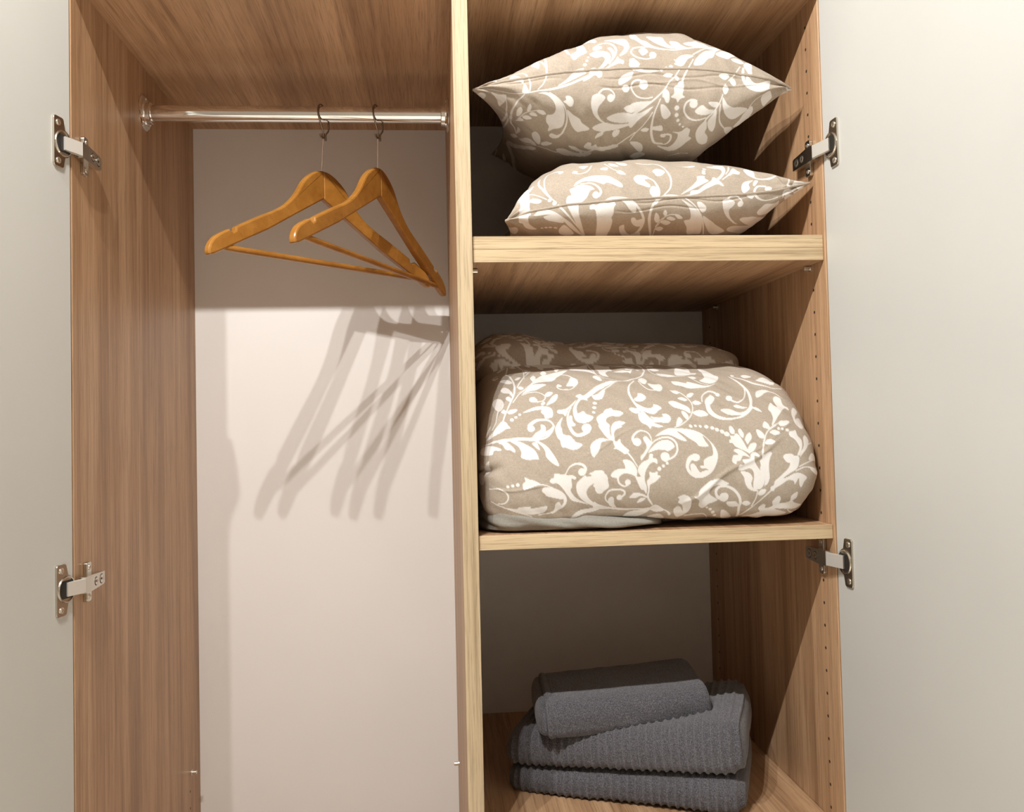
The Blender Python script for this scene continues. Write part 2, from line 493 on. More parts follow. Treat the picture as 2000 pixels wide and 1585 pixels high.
# ------------------------------------------------------------------ clothes rail
RY, RZ, RR = 0.28, 1.0925, 0.0132
rail = empty('clothes_rail', (0.25, RY, RZ)); tag(rail, 'chrome clothes rail spanning the left compartment', 'rail')
def rkid(o):
    o.parent = rail; o.matrix_parent_inverse = Matrix.Translation(-Vector(rail.location)); return o
m = MB(); m.lathe((.006, RY, RZ), (1, 0, 0), [(0, RR), (XDL - .012, RR)], 48); rkid(m.build('tube', M_chrome, smooth=True))
for x0, s in ((0, 1), (XDL, -1)):
    m = MB(); m.lathe((x0, RY, RZ), (s, 0, 0), [(0.0002, .0285), (.0018, .0285), (.0035, .0265), (.0042, .0205), (.0060, .0195), (.0064, .0180), (.0125, .0176), (.0135, .0162), (.0135, .0134)], 40)
    rkid(m.build('end_flange', M_chrome, smooth=True))
    for a in (90, 210, 330):
        m = MB(); m.lathe((x0 + s * .0036, RY + .0235 * math.cos(math.radians(a)), RZ + .0235 * math.sin(math.radians(a))), (s, 0, 0), [(0, .0026), (.001, .0024), (.0013, .0015)], 10)
        rkid(m.build('screw', M_nickel_b, smooth=True))


# ------------------------------------------------------------------ hangers
TOPL = [(0.0, 0.0), (.012, -.002), (.027, -.010), (.044, -.025), (.062, -.051), (.080, -.069), (.100, -.083), (.141, -.104), (.178, -.124)]
NOTCH = [(.1835, -.1275), (.184, -.133), (.189, -.1365), (.194, -.134), (.1955, -.1325)]
TIP = [(.210, -.1405), (.222, -.149), (.230, -.160), (.2325, -.170), (.230, -.1755), (.222, -.1735)]
BOT = [(.205, -.1645), (.121, -.120), (.060, -.083), (.0, -.047)]


def hanger(label, cx, ztop, dirL, dirR, ring_x):
    z0 = ztop
    h = empty('clothes_hanger', (cx, RY, z0)); tag(h, label, 'hanger', 'wooden hangers on the rail')
    def fin(o):
        o.parent = h; o.matrix_parent_inverse = Matrix.Translation(-Vector(h.location)); return o
    ends = []
    for dv in (dirL, dirR):
        d = np.array(dv[:2], float); d /= np.linalg.norm(d); sl = dv[2]
        eu = np.array([d[0], d[1], 0]); en = np.array([-d[1], d[0], 0])
        ol = [np.array(p) for p in spline(TOPL, 5)] + [np.array(p) for p in NOTCH] + [np.array(p) for p in spline(TIP, 3)] + [np.array(p) for p in BOT]
        ol = [(p[0], p[1] - sl * p[0]) for p in ol]
        m = MB(); m.prism(ol, (cx, RY, z0), eu, (0, 0, 1), en, .0125, .0028)
        fin(m.build('hanger_arm', M_hang, smooth=True))
        ends.append(np.array([cx, RY, z0]) + eu * .206 + np.array([0, 0, -.1605 - sl * .206]))
    a, b = ends
    m = MB(); m.tube([a + (b - a) * t for t in (0, .02, .05, .5, .95, .98, 1)], [.0040, .0042, .0048, .0048, .0048, .0042, .0040], 14)
    fin(m.build('trouser_bar', M_hang, smooth=True))
    # pale rod rising from the wood
    zt = RZ - .038
    m = MB(); m.tube([(cx, RY, z0 - .003), (cx + (ring_x - cx) * .5, RY, (z0 + zt) / 2), (ring_x, RY, zt)], .0013, 10)
    fin(m.build('rod', M_pinrod, smooth=True))
    m = MB(); m.tube([(ring_x, RY, zt - .003), (ring_x, RY, zt + .006)], .0024, 12)
    fin(m.build('rod_head', M_wire, smooth=True))
    # wire hook ring closed around the rail, leaning, with a curled tail
    r = RR + .0012
    pts = [(-.004, -.010, -.036), (-.0025, -.006, -.0400), (0.0, -.001, -.0385), (.0, -.004, -.030), (-.003, -.010, -.018), (-.006, -r - .002, -.004), (-.006, -r + .001, .008), (-.003, -.004, r + .001), (.001, .008, r - .001),
           (.005, r + .001, .002), (.007, r, -.010), (.0075, .009, -.024), (.004, .002, -.033), (.003, .001, -.040)]
    pts = [(ring_x + p[0], RY + p[1], RZ + p[2]) for p in pts]
    m = MB(); m.tube([tuple(p) for p in spline(pts, 6)], .0014, 10)
    fin(m.build('hook', M_wire, smooth=True))
    m = MB(); m.tube([(ring_x + .003, RY + .001, RZ - .034), (ring_x + .0035, RY + .001, RZ - .044)], .0019, 10)
    fin(m.build('hook_clip', M_wire, smooth=True))
    return h


hanger('wooden hanger further from the divider, fully spread to view', .287, .996, (-.137, -.18, 0.0), (.175, .155, -.02), .291)
hanger('wooden hanger nearer the divider, overlapping the other', .380, 1.001, (-.108, -.20, -.03), (.110, .205, .04), .3815)

# ------------------------------------------------------------------ soft goods  # SOFT-BEGIN
rs = np.random.RandomState(7)


def vnoise(x, y, seed):
    """smooth 2-D value noise"""
    r = np.random.RandomState(seed).rand(64, 64)
    xi = np.floor(x).astype(int); yi = np.floor(y).astype(int); fx = x - xi; fy = y - yi
    fx = fx * fx * (3 - 2 * fx); fy = fy * fy * (3 - 2 * fy)
    g = lambda a, b: r[a % 64, b % 64]
    return (g(xi, yi) * (1 - fx) + g(xi + 1, yi) * fx) * (1 - fy) + (g(xi, yi + 1) * (1 - fx) + g(xi + 1, yi + 1) * fx) * fy - .5


def grid_normals(G):
    du = np.gradient(G, axis=0); dv = np.roll(G, -1, 1) - np.roll(G, 1, 1)
    n = np.cross(du, dv); l = np.linalg.norm(n, axis=2, keepdims=True); l[l < 1e-12] = 1
    return n / l


def creases(p, UV):
    w = 0
    for x0, v0, x1, v1, a, wd in p.get('crease', []):
        d = np.array([x1 - x0, v1 - v0]); L = np.hypot(*d); d = d / L
        rx, rv = UV[..., 0] - x0, UV[..., 1] - v0
        t = rx * d[0] + rv * d[1]; n = -rx * d[1] + rv * d[0] + .003 * np.sin(t * 60)
        w = w + a * np.exp(-(n / wd) ** 2) * np.clip(t / .02, 0, 1) * np.clip((L - t) / .03, 0, 1)
    return w


def pillow_grid(p, NU, NT):
    """closed tube of NT points round each of NU cross sections. returns G (NU,NT,3), UV (NU,NT,2) in metres"""
    u = np.linspace(-1, 1, NU)
    # samples round the profile: theta 0 = front seam, going over the top to the back seam at pi, under back to front
    k = NT // 2
    t = np.linspace(0, 1, k, endpoint=False)
    th = np.pi * (t ** 1.35)
    th = np.concatenate([th, 2 * np.pi - np.pi * ((1 - t) ** 1.35)])
    Xs = np.interp(u, p['u'], p['x']); S = np.interp(u, p['u'], p['seam']); Tt = np.interp(u, p['u'], p['top']); Bt = np.interp(u, p['u'], p['bot'])
    ker = np.hanning(max(3, NU // 14)); ker /= ker.sum(); pad = len(ker) // 2
    sm = lambda a: np.convolve(np.pad(a, pad, mode='reflect', reflect_type='odd'), ker, 'valid')[:NU]
    S, Tt, Bt = sm(S), np.maximum(sm(Tt), 0), np.maximum(sm(Bt), 0)
    U, TH = np.meshgrid(u, th, indexing='ij')
    n = p.get('n', .8)
    c, s_ = np.cos(TH), np.sin(TH)
    cy = np.sign(c) * np.abs(c) ** n; sz = np.abs(s_) ** n
    bow = p.get('bow', .0)
    yf = p['yf'] + bow * (1 - np.abs(U) ** 2) * 0 + p.get('ycorner', 0) * np.abs(U) ** 6
    yb = p['yb'] - .02 * np.abs(U) ** 4
    Y = yf + (yb - yf) * (1 - cy) / 2
    H = np.where(s_ >= 0, Tt[:, None], -Bt[:, None]) * sz
    V = (1 - cy) / 2
    seam = S[:, None] * (1 - V) + (S[:, None] * .35 + p['zback'] * .65) * V
    Z = seam + H
    xc = p['x'][len(p['x']) // 2] if False else (p['x'][0] + p['x'][-1]) / 2
    X = Xs[:, None] + (xc - Xs[:, None]) * (p.get('waist', .08) * 4 * V * (1 - V) + p.get('narrow', 0) * V)
    G = np.stack([X, Y, Z], 2)
    # arc length round the front for the print
    ds = np.linalg.norm(np.roll(G, -1, 1) - G, axis=2)
    mid = NU // 2
    arc = np.concatenate([[0], np.cumsum(ds[mid])[:-1]]); tot = ds[mid].sum(); arc = np.where(arc > tot / 2, arc - tot, arc)
    UV = np.stack([X + 0 * TH, np.broadcast_to(arc, X.shape)], 2)
    Nn = grid_normals(G); Nn *= np.sign(((G - G.mean((0, 1))) * Nn).sum())
    amp = p.get('amp', .003) * np.clip((1 - np.abs(U)) * 9, 0, 1)
    w = vnoise(U * 6 + 3, UV[..., 1] * 22 + 9, p['seed']) * 1.2 + vnoise(U * 18 + UV[..., 1] * 30 + 11, UV[..., 1] * 60 + 40, p['seed'] + 1) * .5
    cr = np.zeros_like(U)
    for sgn in (-1, 1):                       # folds fanning out of the two front corners
        du = (1 - sgn * U) * .25; dv = UV[..., 1]
        ang = np.arctan2(dv, du + .004); rr = np.hypot(du, dv)
        cr += np.cos(ang * 11 + p['seed'] + sgn) * np.exp(-rr / .05) * np.clip(rr / .02, 0, 1)
    G = G + Nn * (w * amp + cr * p.get('fold', .0025) * np.clip((1 - np.abs(U)) * 12, 0, 1) + creases(p, UV))[..., None]
    if 'floor' in p: G[..., 2] = np.maximum(G[..., 2], p['floor'] + .0008)
    if 'xmax' in p: G[..., 0] = np.clip(G[..., 0], p.get('xmin', -9), p['xmax'])
    return G, UV


def loft_grid(p, NU, NT):
    prof = np.array(spline(p['prof'], 12, True))
    # resample by arc length, denser in the first part (front and top)
    P2 = np.vstack([prof, prof[:1]]); d = np.concatenate([[0], np.cumsum(np.linalg.norm(np.diff(P2, axis=0), axis=1))])
    wgt = np.interp(d, *zip(*[(a * d[-1], b) for a, b in p.get('dens', [(0, 1), (1, 1)])]))
    cd = np.concatenate([[0], np.cumsum(np.diff(d) * (wgt[1:] + wgt[:-1]) / 2)])
    ss = np.interp(np.linspace(0, cd[-1], NT, endpoint=False), cd, d)
    py = np.interp(ss, d, P2[:, 0]); pz = np.interp(ss, d, P2[:, 1])
    a = np.linspace(-1, 1, NU); u = np.sign(a) * (1 - (1 - np.abs(a)) ** p.get('uend', 1.3))
    kl, kr = p.get('kl', 6), p.get('kr', 6)
    k = np.where(u < 0, kl, kr); e = np.maximum(1 - np.abs(u) ** k, 0) ** (1 / p.get('e', 2.2))
    yc, zc = p['core']
    U = np.broadcast_to(u[:, None], (NU, NT))
    Y = yc + (py[None] - yc) * (e[:, None] * (1 - p.get('ye', 0)) + p.get('ye', 0) * np.where(e > 0, e ** .2, 0)[:, None]); Z = zc + (pz[None] - zc) * e[:, None]
    zz, xl, xr = zip(*p['sides'])
    XLf = np.interp(Z, zz, xl); XRf = np.interp(Z, zz, xr)
    X = (XLf + XRf) / 2 + U * (XRf - XLf) / 2
    if 'hx' in p:
        hu, hs = zip(*p['hx']); Z = p['z0'] + (Z - p['z0']) * np.interp(U, hu, hs)
    G = np.stack([X, Y, Z], 2)
    UV = np.stack([X, np.broadcast_to(ss[None], X.shape)], 2)
    Nn = grid_normals(G); Nn *= np.sign(((G - G.mean((0, 1))) * Nn).sum())
    w = 0
    for (amp, fu, fv, sh, sd) in p.get('wr', []):
        w = w + amp * vnoise(X * fu + ss[None] * sh + 50, ss[None] * fv + X * sh * .3 + 50, sd)
    w = w + creases(p, UV)
    if 'rib' in p:
        pitch, ra = p['rib']; ph = X / pitch + .25 * vnoise(X * 9 + 5, ss[None] * 14 + 5, 77)
        f = ph - np.floor(ph); w = w + ra * np.exp(-((f - .5) / .20) ** 2)
    if 'hem' in p:                      # stepped hem and inner layer at the left end
        w = w - .0045 * (X < .017) - .0025 * np.exp(-((X - .0175) / .0014) ** 2) + .0012 * np.exp(-((X - .0225) / .0025) ** 2) - .0014 * np.exp(-((X - .029) / .0010) ** 2) - .0012 * np.exp(-((X - .006) / .001) ** 2)
    if 'fuzz' in p: w = w + p['fuzz'] * (np.random.RandomState(3).rand(NU, NT) - .5)
    G = G + Nn * (w * np.clip((1 - np.abs(U)) * 25, 0, 1))[..., None] if not np.isscalar(w) else G
    if 'floor' in p: G[..., 2] = np.maximum(G[..., 2], p['floor'] + .0006)
    if 'xmax' in p: G[..., 0] = np.minimum(G[..., 0], p['xmax'])
    if 'xmin' in p: G[..., 0] = np.maximum(G[..., 0], p['xmin'])
    if 'post' in p: G = p['post'](G)
    return G, UV


def place(ox, oy, oz, ang, tilt=0.0):
    ca, sa = math.cos(ang), math.sin(ang); ct, st = math.cos(tilt), math.sin(tilt)
    def f(G):
        x, y, z = G[..., 0], G[..., 1], G[..., 2]
        x2 = x * ct - z * st; z2 = x * st + z * ct
        return np.stack([ox + x2 * ca - y * sa, oy + x2 * sa + y * ca, oz + z2], -1)
    return f


P1 = dict(u=[-1, -.9, -.78, -.55, -.2, .1, .35, .6, .8, .92, 1], x=[.528, .551, .580, .635, .708, .778, .840, .890, .942, .972, .991],
          seam=[1.036, 1.040, 1.044, 1.052, 1.060, 1.062, 1.062, 1.058, 1.052, 1.046, 1.041],
          top=[.001, .014, .032, .060, .084, .094, .092, .068, .040, .018, .001],
          bot=[.001, .024, .052, .080, .096, .101, .102, .098, .062, .032, .001],
          yf=.012, yb=.40, ycorner=.02, zback=1.07, crease=[(.70, -.012, .93, -.008, -.0014, .0016), (.70, -.024, .90, -.026, -.0013, .0014), (.76, -.017, .95, -.018, .0010, .0016), (.56, -.006, .66, -.012, -.0012, .002)], n=.80, waist=.14, narrow=.22, seed=11, amp=.0045, fold=.004)
P2 = dict(u=[-1, -.9, -.75, -.5, -.2, .1, .35, .6, .8, .92, 1], x=[.569, .584, .606, .655, .728, .800, .855, .908, .955, .985, 1.012],
          seam=[.850, .856, .862, .870, .876, .880, .882, .884, .890, .898, .904],
          top=[.001, .036, .068, .088, .090, .086, .082, .074, .052, .026, .001],
          bot=[.001, .02, .035, .045, .050, .052, .052, .052, .040, .020, .001],
          yf=.014, yb=.42, ycorner=.012, zback=.88, crease=[(.74, -.003, .93, -.006, -.0012, .0014), (.72, -.014, .86, -.015, -.0010, .0014), (.955, .045, .985, -.02, .003, .003), (.97, .03, 1.0, .0, -.002, .003)], n=.78, waist=.10, seed=23, amp=.004, fold=.004, floor=S1T, xmax=1.0155)
DUV = dict(prof=[(.035, .432), (.014, .450), (.006, .480), (.012, .520), (.032, .566), (.062, .604), (.100, .632), (.150, .650), (.220, .666), (.330, .680), (.440, .66), (.50, .58), (.50, .47), (.46, .428), (.3, .421), (.12, .421)],
           dens=[(0, 1.2), (.42, 1.0), (.5, .35), (1, .35)], core=(.25, .50), kl=14, kr=14, e=2.2, ye=.85,
           sides=[(.42, .540, .990), (.44, .530, 1.004), (.465, .5265, 1.012), (.49, .5265, 1.0155), (.53, .5262, 1.0155), (.565, .5262, 1.0125), (.60, .5262, 1.007), (.635, .5262, .999), (.66, .528, .992), (.70, .528, .985)],
           wr=[(.010, 5, 6, 2, 31), (.006, 20, 18, 12, 32), (.0030, 60, 45, 40, 33)],
           crease=[(.80, .035, .96, .125, .0024, .0035), (.90, .10, .985, .15, .0012, .002), (.52, .085, .565, .095, -.010, .007), (.54, .060, .63, .062, .0014, .0018), (.93, .235, 1.0, .215, .0035, .004), (.94, .20, 1.0, .18, .0025, .004), (.66, .10, .78, .155, .0010, .0018)], floor=S2T, xmax=1.0158, xmin=.5226, z0=.42)
DUV2 = dict(prof=[(.20, .630), (.185, .655), (.20, .682), (.26, .700), (.34, .706), (.43, .700), (.49, .670), (.50, .62), (.46, .60), (.3, .61)],
            core=(.34, .655), kl=9, kr=8, e=2.4, sides=[(.6, .528, .985), (.66, .525, .992), (.72, .5255, .985)],
            hx=[(-1, 1.05), (-.8, 1.24), (-.6, 1.16), (-.4, 1.0), (0, .98), (1, .95)], z0=.63,
            wr=[(.010, 6, 8, 3, 41), (.006, 24, 26, 12, 42), (.002, 80, 50, 30, 43)], xmin=.5226, xmax=1.0155)
SHEET = dict(prof=[(.016, .424), (.012, .432), (.016, .442), (.05, .450), (.2, .452), (.3, .44), (.3, .42), (.15, .4195), (.04, .4195)],
             core=(.15, .432), kl=10, kr=6, e=2.2, sides=[(.41, .5236, .80), (.5, .5236, .80)], hx=[(-1, 1.5), (-.6, 1.1), (0, .8), (1, .4)], z0=.4195,
             wr=[(.012, 10, 34, 12, 51), (.007, 34, 90, 40, 52)], floor=S2T, xmin=.5228)


def slab(th, dep, r=None):
    r = r or th / 2
    return [(.004, th * .12), (-.001 , th * .38), (.001, th * .68), (.012, th * .92), (.04, th), (dep * .5, th * 1.0), (dep - .03, th), (dep - .004, th * .85), (dep, th * .5), (dep - .004, th * .12), (dep - .03, 0), (dep * .5, 0), (.03, 0)]


def towel(L, dep, th, ang, org, seed, tilt=0.0, hx=None, rib=None, kl=22, kr=16):
    d = dict(prof=slab(th, dep), core=(dep / 2, th / 2), kl=kl, kr=kr, e=2.0, ye=.75, sides=[(0, 0, L), (th, 0.004, L - .003)], dens=[(0, 1.1), (.4, 1.0), (.5, .5), (1, .5)],
             wr=[(.006, 9, 10, 3, seed), (.0015, 60, 50, 20, seed + 1)], fuzz=.0011, post=place(org[0], org[1], org[2], ang, tilt), z0=0.0)
    if hx: d['hx'] = hx
    if rib: d['rib'] = rib
    return d


TW1 = towel(.366, .235, .050, -.405, (.562, .190, .0008), 61, hx=[(-1, .68), (0, .95), (1, 1.12)], rib=(.0118, .0026))
TW2 = towel(.372, .235, .078, -.405, (.560, .190, .036), 71, tilt=.062, hx=[(-1, .62), (-.4, .78), (.2, .82), (.6, .92), (1, 1.06)], rib=(.0118, .0030))
TW3 = towel(.272, .168, .060, -.05, (.611, .134, .090), 81, tilt=.068, kl=40, kr=40)
TW3['hem'] = 1
# SOFT-END


def grid_mesh(name, G, mat, parent=None, attr=None, smooth=True):
    NU, NT, _ = G.shape
    v = G.reshape(-1, 3)
    i = np.arange(NU - 1)[:, None]; j = np.arange(NT)[None]
    a = i * NT + j; b = i * NT + (j + 1) % NT; c = (i + 1) * NT + (j + 1) % NT; d = (i + 1) * NT + j
    q = np.stack([a + 0 * b, b + 0 * a, c, d], -1).reshape(-1, 4)
    # consistent outward winding
    cen = v.mean(0); mid = (NU // 2) * NT
    f0 = q[(NU // 2) * NT + NT // 8]; n = np.cross(v[f0[1]] - v[f0[0]], v[f0[2]] - v[f0[1]])
    if n @ (v[f0].mean(0) - cen) < 0: q = q[:, ::-1]
    me = bpy.data.meshes.new(name)
    me.vertices.add(len(v)); me.vertices.foreach_set('co', np.ascontiguousarray(v, dtype=np.float32).ravel())
    me.loops.add(q.size); me.loops.foreach_set('vertex_index', np.ascontiguousarray(q, dtype=np.int32).ravel())
    me.polygons.add(len(q)); me.polygons.foreach_set('loop_start', np.arange(0, q.size, 4, dtype=np.int32))
    me.polygons.foreach_set('use_smooth', np.ones(len(q), dtype=bool))
    me.update(calc_edges=True); me.validate()
    me.materials.append(mat)
    if attr is not None:
        at = me.attributes.new('print', 'FLOAT', 'POINT'); at.data.foreach_set('value', attr.reshape(-1).astype(np.float32))
    o = bpy.data.objects.new(name, me); C.objects.link(o)
    if parent: o.parent = parent; o.matrix_parent_inverse = Matrix.Translation(-Vector(parent.location))
    return o


